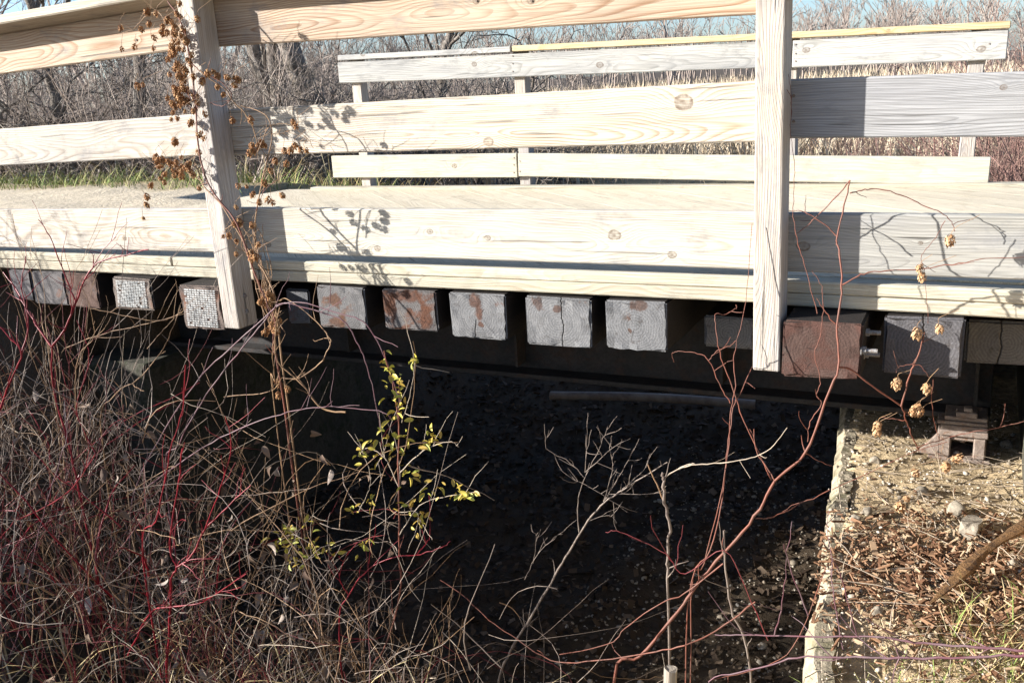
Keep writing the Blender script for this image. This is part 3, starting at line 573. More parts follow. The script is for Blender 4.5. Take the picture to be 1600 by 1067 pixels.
b = bmesh.new(); bmesh.ops.create_cone(b, cap_ends=True, segments=12, radius1=0.012, radius2=0.012, depth=0.05); bmesh.ops.translate(b, verts=b.verts, vec=(0.0, -0.02, 0.085))
o = bm_link('bolt', b, M['rust'], None, True); o.parent = br
link('lintel', box_mesh('lintel', (0.10, 0.15, 0.028), 0.006, (bx, by+0.02, SEAT+0.088)), M['rust'], br)
br.scale = (0.86, 0.9, 0.95)
# timber lying under the bridge
a_, b_ = atz(860, 618, -1.72), atz(1180, 632, -1.72)
bm = link('fallen_beam', tubes('fallen_beam', [(smooth_line([a_, (a_+b_)/2+np.array([0, 0, .02]), b_], 6), 0.035)], 7), M['greytwig']); tag(bm, 'long grey pole lying across the dark ditch under the girder', 'pole')

# ------------------------------------------------------------------ scattered ground pieces
def attr_v(me, vals, dom='FACE'):
    a = me.attributes.new('v', 'FLOAT', dom); a.data.foreach_set('value', np.asarray(vals, np.float32))
def scatter_boxes(name, pts, dims, mat, label, cat, tilt=0.5, round_=False):
    """one mesh of many little chips/pebbles; pts (n,3); dims (n,3)"""
    n = len(pts)
    if round_:
        b = bmesh.new(); bmesh.ops.create_icosphere(b, subdivisions=1, radius=0.5); bv = np.array([v.co[:] for v in b.verts]); bf = np.array([[v.index for v in f.verts] for f in b.faces]); b.free()
    else:
        bv = np.array([(x, y, z) for x in (-.5, .5) for y in (-.5, .5) for z in (-.5, .5)]); bf = np.array([(0, 1, 3, 2), (4, 6, 7, 5), (0, 4, 5, 1), (2, 3, 7, 6), (0, 2, 6, 4), (1, 5, 7, 3)])
    k = len(bv); V = bv[None]*dims[:, None, :]
    if round_: V *= 1+rng.normal(0, 0.17, (n, k, 1))
    else: V[:, :, 1] *= 1+0.5*np.sign(bv[None, :, 0])*rng.uniform(-0.7, 0.7, (n, 1))
    a = rng.uniform(0, 2*pi, n); t = rng.normal(0, tilt, n); t2 = rng.normal(0, tilt, n)
    def rot(V, ang, i, j):
        c, s_ = np.cos(ang)[:, None], np.sin(ang)[:, None]; A, B = V[:, :, i].copy(), V[:, :, j].copy(); V[:, :, i] = c*A-s_*B; V[:, :, j] = s_*A+c*B
    rot(V, t, 0, 2); rot(V, t2, 1, 2); rot(V, a, 0, 1)
    V += pts[:, None, :]
    me = mesh_arrays(name, V.reshape(-1, 3), (bf[None]+np.arange(n)[:, None, None]*k).reshape(-1, bf.shape[1]), round_)
    attr_v(me, np.repeat(rng.uniform(0, 1, n), len(bf)))
    return tag(link(name, me, mat), label, cat, kind='stuff')
def ground_pts(pxs, pys, z0=SEAT-0.02):
    P = np.array([atz(x, y, z0) for x, y in zip(pxs, pys)]); P[:, 2] = np.maximum(height(P[:, 0], P[:, 1]), np.where(P[:, 0] > wall_x(P[:, 1])-0.05, SEAT-0.03, -9)); return P
def world_pts(n, x0, x1, y0, y1):
    x = rng.uniform(x0, x1, n); y = rng.uniform(y0, y1, n); return np.stack([x, y, height(x, y)], 1)
# gravel and sand on the seat
P = world_pts(5200, -0.5, 0.7, -1.3, 1.3); keep = P[:, 0] > wall_x(P[:, 1])+0.005+0.05*rng.uniform(0, 1, len(P)); P = P[keep]
sz = np.clip(rng.lognormal(-5.15, 0.55, len(P)), 0.002, 0.026); dims = np.stack([sz*1.25, sz, sz*0.7], 1); P[:, 2] += sz*0.2; P[:, 2] = np.maximum(P[:, 2], SEAT-0.002)
scatter_boxes('gravel', P, dims, M['pebble'], 'loose pale gravel strewn over the sunlit abutment seat', 'gravel', 0.3, True)
P = world_pts(2600, -1.8, -0.45, -0.6, 3.2); P = P[P[:, 0] < wall_x(P[:, 1])-0.02]; sz = np.clip(rng.lognormal(-4.5, 0.5, len(P)), 0.004, 0.045); P[:, 2] += sz*0.15
scatter_boxes('gravel', P, np.stack([sz*1.2, sz, sz*0.7], 1), M['pebble'], 'shaded gravel at the foot of the concrete wall in the ditch', 'gravel', 0.3, True)
# wood chips: a drift across the seat
n = 3600; x = rng.normal(0.0, 0.24, n); y = rng.normal(-0.36, 0.20, n); ok = (x > wall_x(y)+0.008); x, y = x[ok], y[ok]
L_ = np.clip(rng.lognormal(-3.85, 0.5, len(x)), 0.006, 0.075)
P = np.stack([x, y, np.maximum(height(x, y), SEAT-0.004)+rng.uniform(0.0, 0.02, len(x))], 1)
scatter_boxes('wood_chips', P, np.stack([L_, L_*rng.uniform(0.08, 0.26, len(x)), np.full(len(x), 0.0035)], 1), M['chip'], 'drift of reddish brown wood chips on the sunlit bank', 'wood chips', 0.35)
# leaf litter in the ditch
P = world_pts(15000, -4.2, -0.5, -0.9, 5.5); P = P[(P[:, 0] < wall_x(np.clip(P[:, 1], -3, 3))-0.03)]; s_ = rng.lognormal(-3.75, 0.35, len(P)); P[:, 2] += rng.uniform(0.0, 0.025, len(P))
scatter_boxes('leaf_litter', P, np.stack([s_*1.3, s_*0.8, np.full(len(P), 0.002)], 1), M['litter'], 'dark leaf litter covering the shaded ditch floor', 'leaf litter', 0.45)

def blades(name, roots, L, width, mat, label, cat, lean=0.5, segs=4, bend=0.8, dirn=None):
    """tapered, bent blades as flat strips (two-sided)"""
    n = len(roots); a = rng.uniform(0, 2*pi, n) if dirn is None else dirn+rng.normal(0, 0.6, n)
    ln = np.abs(rng.normal(lean, lean*0.5, n)); V = np.zeros((n, (segs+1)*2, 3)); d = np.stack([np.cos(a), np.sin(a), np.zeros(n)], 1); side = np.stack([-np.sin(a), np.cos(a), np.zeros(n)], 1)
    tw = rng.uniform(-1, 1, (n, 1)); p = roots.copy(); ang = ln.copy()
    for k in range(segs+1):
        w = width*(1-k/segs)**0.7*0.5+0.0004
        sd = side*np.cos(tw*k*0.4)+d*np.sin(tw*k*0.4)
        V[:, 2*k] = p-sd*np.reshape(w*np.ones(n), (n, 1)); V[:, 2*k+1] = p+sd*np.reshape(w*np.ones(n), (n, 1))
        st = (L/segs)[:, None]; p = p+st*(d*np.sin(ang)[:, None]+np.array([0, 0, 1.0])*np.cos(ang)[:, None]); ang = ang+bend*rng.uniform(0.2, 1, n)/segs*1.5
    q = np.array([(2*k, 2*k+1, 2*k+3, 2*k+2) for k in range(segs)])
    me = mesh_arrays(name, V.reshape(-1, 3), (q[None]+np.arange(n)[:, None, None]*(segs+1)*2).reshape(-1, 4)); attr_v(me, np.repeat(rng.uniform(0, 1, n), segs))
    return tag(link(name, me, mat), label, cat, kind='stuff')
# grass mat on the near right bank
n = 7000; x = rng.uniform(-0.36, 1.1, n); y = rng.uniform(-1.9, -0.45, n); k_ = (x > wall_x(y)+0.06) & (y < -0.50+rng.normal(0, 0.08, n)-0.28*(x < -0.02)-0.2*(x < -0.15)); x, y = x[k_], y[k_]
P = np.stack([x, y, height(x, y)-0.01], 1); blades('dry_grass', P, rng.uniform(0.05, 0.17, len(P)), 0.003, M['straw'], 'matted straw coloured grass on the bank beside the concrete wall', 'grass', 1.1, 4, 0.5)
P2 = P[rng.uniform(0, 1, len(P)) < 0.45]; blades('green_grass', P2+rng.normal(0, 0.03, P2.shape)*[1, 1, 0], rng.uniform(0.06, 0.18, len(P2)), 0.003, M['grass'], 'thin green grass growing through the straw on the near bank', 'grass', 0.9, 4, 0.6)
# loose straws and sticks over the chips
pol = []
for _ in range(300):
    x = rng.uniform(-0.38, 0.6); y = rng.uniform(-1.2, 0.7)
    if x < wall_x(y)+0.03: continue
    a = rng.uniform(0, pi); L = rng.uniform(0.05, 0.3); z = max(float(height(x, y)), SEAT-0.004)+0.012
    p0 = np.array([x, y, z]); d = np.array([cos(a), sin(a), rng.normal(0.05, 0.12)]); d2 = d+rng.normal(0, 0.2, 3)*[1, 1, .3]
    q = np.array([p0, p0+d*L*.5, p0+d*L*.5+d2*L*.5]); q[:, 2] = np.maximum(q[:, 2], z-0.006)
    if (q[:, 0] < wall_x(q[:, 1])+0.015).any(): continue
    pol.append((q, np.array([1, .9, .5])*rng.uniform(0.0009, 0.0024)))
tag(link('straw_litter', tubes('straw_litter', pol, 3), M['pale']), 'scattered dry straws and thin sticks over the gravel', 'straw', kind='stuff')
# single stones
def stone(px, py, w, h, d, label, z=SEAT, mat='stone', flat=False, seed=0):
    p = atz(px, py, z); b = bmesh.new(); bmesh.ops.create_icosphere(b, subdivisions=3, radius=1.0)
    for v in b.verts:
        n_ = mnoise.noise(v.co*1.1+Vector((seed*3.1, 0, seed)))*0.35+mnoise.noise(v.co*3+Vector((seed, 5, 0)))*0.08; v.co *= 1+n_
        if flat: v.co = Vector([math.copysign(min(abs(c), 0.72), c) for c in v.co])
        v.co = Vector((v.co.x*w/2, v.co.y*d/2, v.co.z*h/2))
    o = bm_link('stone', b, M[mat], None, not flat); gz = max(float(height(p[0], p[1])), SEAT-0.004); o.location = (p[0], p[1], gz+h*0.28); o.rotation_euler = (0, 0, seed*1.3)
    return tag(o, label, 'stone')
stone(1517, 832, 0.115, 0.075, 0.08, 'angular grey block of stone beside the rotten stick', flat=True, seed=1)
stone(1493, 800, 0.06, 0.05, 0.05, 'pale cream cobble just behind the angular grey block', seed=2)
stone(1583, 884, 0.034, 0.03, 0.03, 'small white pebble in the straw beyond the rotten stick', seed=3)
stone(1572, 697, 0.05, 0.04, 0.045, 'rounded pale stone on the sand right of the bearing', seed=4)
stone(1368, 722, 0.045, 0.03, 0.035, 'pale pebble near the wall edge before the bearing', seed=5)
stone(1356, 800, 0.04, 0.028, 0.033, 'light pebble among gravel close to the concrete edge', seed=6)
stone(1334, 812, 0.045, 0.026, 0.035, 'flat greyish pebble lying against the concrete edge', seed=7)
stone(1371, 957, 0.04, 0.03, 0.03, 'small grey stone among the wood chips', seed=8)
stone(1440, 770, 0.05, 0.035, 0.04, 'grey cobble between gravel and the hop cones', seed=9)
# rotten stick
p0, p1 = atz(1448, 955, SEAT), atz(1640, 800, SEAT+0.05); n_ = 46; rr = np.random.default_rng(5); Vs = []
ax_ = (p1-p0)/np.linalg.norm(p1-p0); sd_ = np.cross(ax_, [0, 0, 1.0]); sd_ /= np.linalg.norm(sd_)
for i in range(n_+1):
    t = i/n_; c = p0+(p1-p0)*t+np.array([0, 0, 0.028+0.012*sin(t*5)])+sd_*0.008*sin(t*7+1); w = 0.004+0.022*min(1, t*3.0)*(0.8+0.3*sin(t*9))
    for k in range(10):
        a = k*2*pi/10; q = 1+0.28*mnoise.noise(Vector((t*4, k*1.7, 3.0)))+0.16*mnoise.noise(Vector((t*22, k*2.9, 1.0)))
        Vs.append(c+sd_*cos(a)*w*q+np.array([0, 0, 1.0])*sin(a)*w*0.45*q)
ii = np.arange(n_)[:, None]*10; jj = np.arange(10)[None, :]; kk = (jj+1) % 10
bmk = mesh_arrays('rotten_stick', np.array(Vs), [np.stack([ii+jj, ii+kk, ii+10+kk, ii+10+jj], -1).reshape(-1, 4), np.arange(10)[None, :].copy()], False)
tag(link('rotten_stick', bmk, M['rot']), 'dark rotten split stick lying diagonally over chips and straw', 'stick')

# ------------------------------------------------------------------ plants: traced stems
def to_ground(p):
    return np.array([p[0], p[1], float(height(p[0], p[1]))-0.03])
def stem(parent, name, pts, Y, mat, w0, w1=None, Y1=None, root=False, sides=6, jit=0.0012, twigs=0, tl=0.12, tw=None, tmat=None):
    """pts in photograph units, depth Y (to Y1 at the far end), widths in metres (diameter)"""
    Y1 = Y if Y1 is None else Y1; n = len(pts); w1 = w0*0.5 if w1 is None else w1
    P = [at(px, py, Y+(Y1-Y)*i/max(n-1, 1)) for i, (px, py) in enumerate(pts)]
    if root: P = [to_ground(P[0]+(P[0]-P[1])*0.3)] + P
    Q = smooth_line(P, 5, jit); R = np.linspace(w0/2, w1/2, len(Q))
    R *= 1+0.12*np.sin(np.arange(len(Q))*1.9)
    pol = [(Q, R)]
    for _ in range(twigs):
        i = rng.integers(2, len(Q)-1); t = Q[min(i+1, len(Q)-1)]-Q[i-1]; t /= np.linalg.norm(t)+1e-9
        d = t*0.7+rng.normal(0, 0.6, 3)*[1, 0.7, 1]+np.array([0, 0, 0.35]); d /= np.linalg.norm(d); L = tl*rng.uniform(0.4, 1.5); p = Q[i]; line = [p]
        for k in range(4): d = d+rng.normal(0, 0.16, 3)+np.array([0, 0, 0.05]); d /= np.linalg.norm(d); p = p+d*L/4; line.append(p)
        pol.append((np.array(line), np.linspace(max(R[i]*0.6, 0.0011), 0.0007, 5)))
    return link(name, tubes(name, pol, sides), mat, parent)
def bract_cone(nb=16, L=0.026, seed=0):
    r = np.random.default_rng(seed); Vs, Fs, vals = [], [], []; k = 0
    for i in range(nb):
        t = i/nb; a = i*2.4+r.normal(0, 0.2); z = -L*0.85*t; rad = L*0.10+L*0.30*sin(pi*min(t*0.8+0.15, 1)); d = np.array([cos(a), sin(a), 0]); s = np.array([-sin(a), cos(a), 0])
        l = L*0.46*r.uniform(0.8, 1.2); w = L*0.19; o = d*L*0.05+np.array([0, 0, z]); fl = r.uniform(0.6, 1.2)
        p = [o, o+d*rad*0.8+s*w-np.array([0, 0, l*0.4]), o+d*rad*1.05-np.array([0, 0, l*0.45]), o+d*rad*0.8-s*w-np.array([0, 0, l*0.4]), o+d*rad*fl-np.array([0, 0, l])]
        Vs += p; Fs += [(k, k+1, k+2), (k, k+2, k+3), (k+1, k+4, k+2), (k+3, k+2, k+4)]; vals += [r.uniform(0, 1)]*4; k += 5
    me = mesh_arrays('hop_cone', np.array(Vs), np.array(Fs), False); attr_v(me, vals); return me
HOPS = [bract_cone(14+2*i, 0.024+0.002*i, i) for i in range(4)]
HOPSP = [bract_cone(20+2*i, 0.030+0.003*i, 20+i) for i in range(3)]
for h_ in HOPS: h_.materials.append(M['hop'])
for h_ in HOPSP: h_.materials.append(M['hoppale'])
def cones(parent, pts, Y, meshes, scale=1.0, spread=0.0, ysp=0.03, hang=0.35):
    stalks = []
    for (px, py) in pts:
        p = at(px+rng.normal(0, spread), py+rng.normal(0, spread), Y+rng.normal(0, ysp)); o = link('hop_cone', meshes[rng.integers(len(meshes))], None, parent)
        o.matrix_parent_inverse = Matrix.Translation(-Vector(parent.location)); s_ = scale*rng.uniform(0.75, 1.25)
        o.location = p; o.scale = (s_, s_, s_); o.rotation_euler = (rng.normal(0, hang), rng.normal(0, hang), rng.uniform(0, 6.28))
        d = np.array([rng.normal(0.25, .5), rng.normal(0, .3), 1.0]); d2 = d+np.array([rng.normal(0.5, .6), 0, -.2]); l = rng.uniform(.015, .04)
        stalks.append((smooth_line([p-np.array([0, 0, .002]), p+d*l*.5, p+d*l*.5+d2*l*.6, p+d*l*.5+d2*l*1.2], 3), .0008))
    tag(link('stalks', tubes('stalks', stalks, 3), M['brown'], parent), kind='stuff')
# hop vine on the left post
hv = empty('hop_vine', to_ground(at(440, 620, -0.28)), 'dried brown hop vine with dense cone clusters climbing the left hand post'.replace('left hand ', 'shaded '), 'vine')
HV = [([(445, 640), (428, 540), (430, 500), (415, 470), (395, 420), (370, 350), (340, 310), (322, 280), (312, 240), (306, 180), (300, 110), (285, 40), (262, 2)], .009),
      ([(440, 560), (425, 450), (388, 390), (350, 325), (318, 290), (305, 255)], .008), ([(312, 110), (330, 125), (352, 140), (365, 160), (385, 180), (400, 215), (402, 240)], .005),
      ([(300, 100), (318, 115), (345, 128), (362, 150), (350, 165), (330, 162)], .004), ([(430, 500), (415, 440), (400, 400), (400, 340), (410, 280), (420, 240), (425, 210), (415, 180), (375, 165)], .006),
      ([(265, 40), (245, 20), (225, 28), (210, 45), (190, 52)], .003), ([(310, 170), (290, 140), (275, 90), (268, 50)], .004), ([(318, 285), (290, 268), (260, 255), (240, 262)], .0035), ([(402, 240), (420, 200), (450, 195), (478, 215), (490, 232)], .003),
      ([(400, 330), (412, 300), (430, 280), (425, 255)], .003), ([(425, 210), (452, 205), (470, 190)], .003), ([(365, 350), (352, 360), (362, 372)], .003)]
for k, (pts, w) in enumerate(HV): stem(hv, 'stem', pts, -0.27 if k < 2 else -0.2, M['brown'] if k % 3 else M['redbrown'], w, w*0.6, Y1=-0.16, root=k < 2, twigs=4 if k else 10, tl=0.08)
for _ in range(9):
    x = rng.uniform(392, 428); stem(hv, 'stem', [(x+rng.normal(22, 8), 520), (x+8+rng.normal(0, 6), 470), (x+rng.normal(0, 8), 425), (x-8+rng.normal(0, 6), 385), (x-14+rng.normal(0, 6), 350)], -0.25, M['brown'], 0.004, 0.0025, Y1=-0.17, twigs=3, tl=0.05)
def blob(cx, cy, sx, sy, n): return [(rng.normal(cx, sx), rng.normal(cy, sy)) for _ in range(n)]
cones(hv, blob(272, 30, 10, 12, 14)+blob(276, 65, 8, 16, 24)+blob(281, 105, 9, 16, 28)+blob(283, 145, 9, 14, 24)+blob(295, 160, 10, 8, 8), -0.19, HOPS, 0.92, 4, 0.035)
cones(hv, [(228, 12), (234, 32), (188, 38), (190, 72), (213, 68), (236, 55), (240, 70), (218, 40), (222, 128), (268, 182), (276, 180), (212, 128)], -0.17, HOPS)
cones(hv, blob(262, 258, 14, 10, 16)+blob(285, 262, 10, 10, 10)+[(238, 284), (226, 302), (225, 315), (309, 292), (248, 275), (222, 338), (273, 215), (300, 185), (322, 212), (318, 172), (316, 205)], -0.17, HOPS)
cones(hv, [(330, 108), (342, 113), (348, 118), (364, 118), (340, 130), (362, 128), (352, 143), (318, 120), (325, 108), (305, 208), (307, 232), (370, 285), (384, 288), (397, 298), (360, 182), (390, 180), (394, 228), (407, 217), (412, 222), (403, 222), (390, 232), (394, 222), (428, 245), (420, 262), (410, 280), (437, 300), (425, 310), (457, 185), (462, 190), (468, 228), (476, 230), (455, 227), (442, 230), (458, 222), (450, 250), (405, 310), (420, 306), (350, 365), (357, 362), (372, 340), (366, 320), (364, 345), (395, 345), (370, 372), (368, 392)], -0.19, HOPS)
cones(hv, blob(396, 402, 6, 10, 6)+blob(412, 465, 6, 8, 10)+blob(425, 508, 5, 8, 9)+blob(440, 605, 6, 6, 4), -0.24, HOPS, 1.1)
# vine by the bare post, pale cones
rv = empty('hop_vine', to_ground(at(1000, 1025, -0.5)), 'red brown hop vine with pale straw coloured cones rising past the bolted tie', 'vine')
RV = [([(960, 1062), (1000, 1025), (1060, 955), (1091, 910), (1129, 865), (1180, 807), (1211, 752), (1259, 707), (1289, 627), (1310, 574), (1308, 512), (1315, 446), (1310, 390), (1308, 370), (1322, 310), (1328, 282)], -.55, -.10, .016, .006, 1),
      ([(1308, 370), (1290, 352), (1265, 335), (1250, 330), (1232, 329)], -.11, -.10, .006, .003, 0), ([(1328, 282), (1300, 315), (1270, 345), (1245, 365)], -.10, -.07, .006, .003, 0),
      ([(1328, 302), (1350, 297), (1375, 296), (1417, 308), (1445, 322), (1475, 335), (1488, 350), (1492, 362)], -.11, -.07, .006, .003, 0),
      ([(1315, 446), (1345, 430), (1375, 424), (1440, 420), (1500, 412), (1540, 404), (1610, 402)], -.13, -.10, .007, .003, 0), ([(1477, 345), (1458, 377), (1440, 399), (1445, 431), (1450, 505)], -.10, -.10, .003, .002, 0),
      ([(1310, 574), (1330, 578), (1370, 608), (1408, 635), (1415, 655), (1425, 680), (1435, 702)], -.19, .05, .009, .006, 0), ([(1408, 635), (1420, 590), (1432, 560), (1445, 518)], -.11, -.10, .008, .005, 0),
      ([(1415, 656), (1390, 654), (1378, 652)], -.06, -.06, .004, .003, 0), ([(1432, 560), (1425, 568), (1404, 575), (1400, 582)], -.11, -.11, .003, .002, 0), ([(1425, 570), (1440, 573), (1452, 590)], -.11, -.11, .003, .002, 0), ([(1458, 593), (1457, 647), (1467, 684)], -.09, .0, .003, .003, 0),
      ([(1432, 700), (1475, 685), (1520, 675), (1560, 668), (1610, 655)], .05, .05, .005, .003, 0),
      ([(1080, 940), (1100, 880), (1130, 760), (1138, 687), (1143, 637), (1149, 603), (1146, 566), (1151, 532), (1165, 471), (1175, 350)], -.45, -.14, .006, .003, 1),
      ([(1205, 750), (1186, 708), (1161, 654), (1144, 603), (1127, 559), (1119, 512), (1119, 490), (1132, 492), (1149, 483), (1150, 476)], -.30, -.18, .006, .003, 0),
      ([(1075, 950), (1110, 860), (1128, 780), (1137, 708), (1146, 637), (1158, 613), (1175, 573)], -.48, -.2, .007, .004, 1), ([(1141, 630), (1127, 606), (1107, 563), (1090, 552), (1060, 549), (1050, 553), (1053, 566)], -.25, -.2, .005, .002, 0),
      ([(1107, 563), (1122, 548), (1140, 540), (1151, 532)], -.2, -.2, .004, .003, 0), ([(1262, 690), (1266, 660), (1283, 630), (1276, 617), (1281, 603), (1279, 580), (1273, 552), (1283, 519), (1286, 478), (1283, 448), (1269, 423)], -.28, -.2, .004, .003, 0), ([(1310, 512), (1290, 488), (1276, 466)], -.2, -.2, .006, .004, 0),
      ([(1277, 490), (1262, 430), (1250, 390), (1242, 358), (1239, 324), (1242, 270), (1239, 236), (1235, 202), (1237, 169), (1234, 128), (1224, 94)], -.16, -.05, .004, .002, 0),
      ([(1297, 765), (1253, 786), (1208, 807), (1180, 810)], -.3, -.4, .005, .005, 0), ([(1300, 765), (1350, 742), (1430, 705), (1480, 690)], -.1, .0, .004, .003, 0), ([(1211, 752), (1195, 725), (1180, 700), (1178, 670)], -.34, -.3, .006, .004, 0), ([(1259, 707), (1275, 718), (1300, 728)], -.28, -.25, .004, .002, 0),
      ([(1070, 1008), (1012, 1020), (943, 1030), (877, 1035), (840, 1020), (805, 996), (764, 968), (723, 930), (688, 906)], -.6, -.5, .007, .004, 0), ([(1130, 880), (1070, 927), (1029, 944), (977, 982), (950, 1006), (874, 1022)], -.5, -.6, .007, .004, 0), ([(1180, 940), (1120, 985), (1070, 1008)], -.5, -.6, .008, .007, 0), ([(1291, 885), (1240, 1010), (1180, 1045), (1110, 1062)], -.6, -.7, .004, .003, 0)]
for (pts, y0, y1, w0, w1, rt) in RV: stem(rv, 'stem', pts, y0, M['redbrown'], w0*0.7, w1*0.68, Y1=y1, root=bool(rt), twigs=len(pts)//4, tl=0.06)
stem(rv, 'stem', [(1060, 733), (1081, 726), (1125, 723), (1173, 715), (1204, 700), (1230, 668)], -.4, M['pale'], .005, .002, twigs=3)
cones(rv, [(1486, 364), (1438, 411), (1441, 424), (1433, 510), (1467, 505), (1403, 588), (1448, 597)], -.11, HOPSP, 1.0, 0, .004, .2)
cones(rv, [(1437, 630), (1428, 636), (1442, 636), (1372, 658), (1367, 667)], -.07, HOPSP, 1.05, 0, .004, .3)
cones(rv, [(1425, 734), (1485, 717), (1478, 722), (1400, 786), (1419, 783), (1414, 824), (1422, 828), (1300, 865), (1290, 940), (1322, 1002)], -.02, HOPSP, 1.0, 0, .01, .8)
# dogwood shrubs with red stems
def shrub(name, label, cat, stems, group=None):
    first = stems[0]; b0 = at(*first[0][0], first[1]); o = empty(name, to_ground(b0), label, cat, group)
    for (pts, Y, w, mat, rt, tw) in stems: stem(o, 'branch', pts, Y, M[mat], w, w*0.45, Y1=Y+rng.uniform(-0.1, 0.1), root=bool(rt), twigs=tw, tl=0.13)
    return o
shrub('dogwood_shrub', 'tallest red stemmed dogwood reaching up past the nail plated tie', 'shrub', [([(155, 1060), (158, 961), (151, 893), (131, 803), (111, 708), (84, 610), (81, 542)], -.75, .013, 'red', 1, 5), ([(81, 542), (47, 492), (27, 455), (5, 425)], -.75, .009, 'red', 0, 8), ([(81, 542), (101, 515), (118, 475), (145, 417), (189, 401), (232, 390)], -.75, .009, 'red', 0, 12), ([(118, 470), (101, 428), (78, 370), (60, 343)], -.72, .006, 'red', 0, 6), ([(145, 417), (162, 390), (182, 370)], -.75, .004, 'red', 0, 3), ([(150, 710), (120, 640), (140, 560), (120, 500)], -.7, .005, 'red', 0, 6)])
shrub('dogwood_shrub', 'red dogwood with forked stem leaning beside the dark abutment', 'shrub', [([(-40, 760), (0, 640), (17, 593), (34, 552), (13, 525), (-10, 500)], -.9, .010, 'red', 1, 6), ([(34, 552), (44, 505), (34, 450), (40, 400)], -.9, .006, 'red', 0, 5), ([(-20, 800), (28, 800), (0, 841)], -.9, .006, 'red', 0, 4), ([(-10, 860), (45, 837), (82, 810)], -1.0, .006, 'red', 0, 4), ([(24, 813), (69, 793), (113, 762), (148, 710)], -1.0, .006, 'red', 0, 6)])
shrub('dogwood_shrub', 'bright red dogwood branching low among dead grass and grey twigs', 'shrub', [([(262, 1080), (265, 985), (268, 906), (275, 886), (265, 848), (279, 752), (285, 700)], -1.0, .010, 'red', 1, 9), ([(275, 886), (299, 869), (320, 827), (361, 786), (392, 758)], -1.0, .008, 'red', 0, 8), ([(200, 1023), (234, 958), (265, 948), (310, 942), (344, 924), (385, 896)], -1.0, .008, 'red', 0, 9), ([(224, 875), (244, 813), (261, 734), (267, 700), (285, 640), (290, 570)], -.95, .007, 'red', 1, 10), ([(320, 827), (345, 760), (361, 700), (352, 650)], -1.0, .005, 'red', 0, 5)])
shrub('dogwood_shrub', 'low red dogwood spray crossing in front of the yellow leaved shrub', 'shrub', [([(530, 990), (545, 930), (575, 890), (615, 870), (650, 867), (690, 855), (704, 845)], -.7, .006, 'red', 1, 5), ([(545, 930), (530, 900), (545, 860)], -.7, .004, 'red', 0, 4), ([(650, 867), (665, 850), (673, 838)], -.7, .004, 'red', 0, 2)])
shrub('bramble_cane', 'purple bloomed bramble canes arching up across the dark girder', 'shrub', [([(203, 1060), (203, 992), (203, 837), (210, 769), (236, 708), (304, 600), (358, 546), (422, 488), (437, 476), (470, 472), (530, 490), (567, 502), (594, 542), (613, 593), (631, 640)], -.6, .007, 'purple', 1, 8), ([(260, 760), (280, 694), (314, 630), (361, 566), (405, 512), (437, 476), (480, 482), (530, 498), (550, 519), (567, 556), (581, 600), (594, 670)], -.55, .007, 'purple', 1, 8), ([(230, 760), (304, 708), (371, 671), (439, 647), (489, 637), (540, 637), (600, 645), (612, 655)], -.6, .006, 'purple', 0, 6)])
shrub('bramble_cane', 'single tall lilac bramble cane rising from dead grass', 'shrub', [([(-10, 1080), (28, 992), (48, 889), (72, 789), (93, 720), (105, 680), (100, 640)], -1.1, .006, 'purple', 1, 6)])
shrub('bramble_cane', 'two long purple canes lying low across the concrete wall edge', 'shrub', [([(1610, 1016), (1507, 1010), (1431, 1003), (1370, 994), (1266, 994), (1163, 992), (1117, 991)], -.9, .007, 'purple', 0, 4), ([(1610, 1023), (1507, 1027), (1404, 1028), (1335, 1027), (1246, 1027), (1184, 1044), (1118, 1058), (1105, 1075)], -.95, .007, 'purple', 0, 6), ([(1210, 992), (1222, 941), (1229, 872)], -.9, .004, 'purple', 0, 1), ([(1263, 961), (1232, 879), (1225, 850)], -.85, .004, 'purple', 0, 1), ([(1339, 991), (1315, 903), (1305, 880)], -.8, .004, 'purple', 0, 1), ([(1318, 1016), (1301, 920), (1298, 890)], -.8, .004, 'purple', 0, 1), ([(1200, 1000), (1170, 930), (1130, 860), (1070, 896), (1039, 865), (998, 843), (963, 829), (946, 831)], -.75, .0032, 'reddull', 0, 3)])
# brown bare vines in the shrubbery
shrub('dry_vine', 'looping tan dry vine hanging below the vine covered post', 'vine', [([(540, 644), (503, 637), (472, 600), (435, 566), (430, 525), (437, 480)], -.4, .008, 'brown', 0, 5), ([(442, 590), (466, 591), (499, 569), (516, 539), (513, 525), (486, 495), (449, 468), (437, 470)], -.42, .006, 'brown', 0, 4), ([(429, 640), (429, 593), (426, 550), (432, 505), (430, 480)], -.4, .005, 'brown', 1, 4), ([(350, 620), (420, 612), (440, 590)], -.42, .004, 'brown', 0, 3)])
shrub('dry_vine', 'arching brown bare stems below the nail plated tie ends', 'vine', [([(160, 700), (177, 620), (216, 593), (250, 552), (270, 512), (282, 478)], -.6, .006, 'brown', 1, 4), ([(118, 640), (118, 586), (125, 552), (145, 529), (148, 502)], -.7, .004, 'brown', 0, 3), ([(100, 545), (150, 525), (220, 508), (270, 495), (285, 482)], -.5, .004, 'brown', 0, 6), ([(140, 482), (180, 490), (230, 500), (262, 500)], -.5, .004, 'brown', 0, 3), ([(230, 545), (256, 515), (281, 488)], -.5, .003, 'brown', 0, 1)])
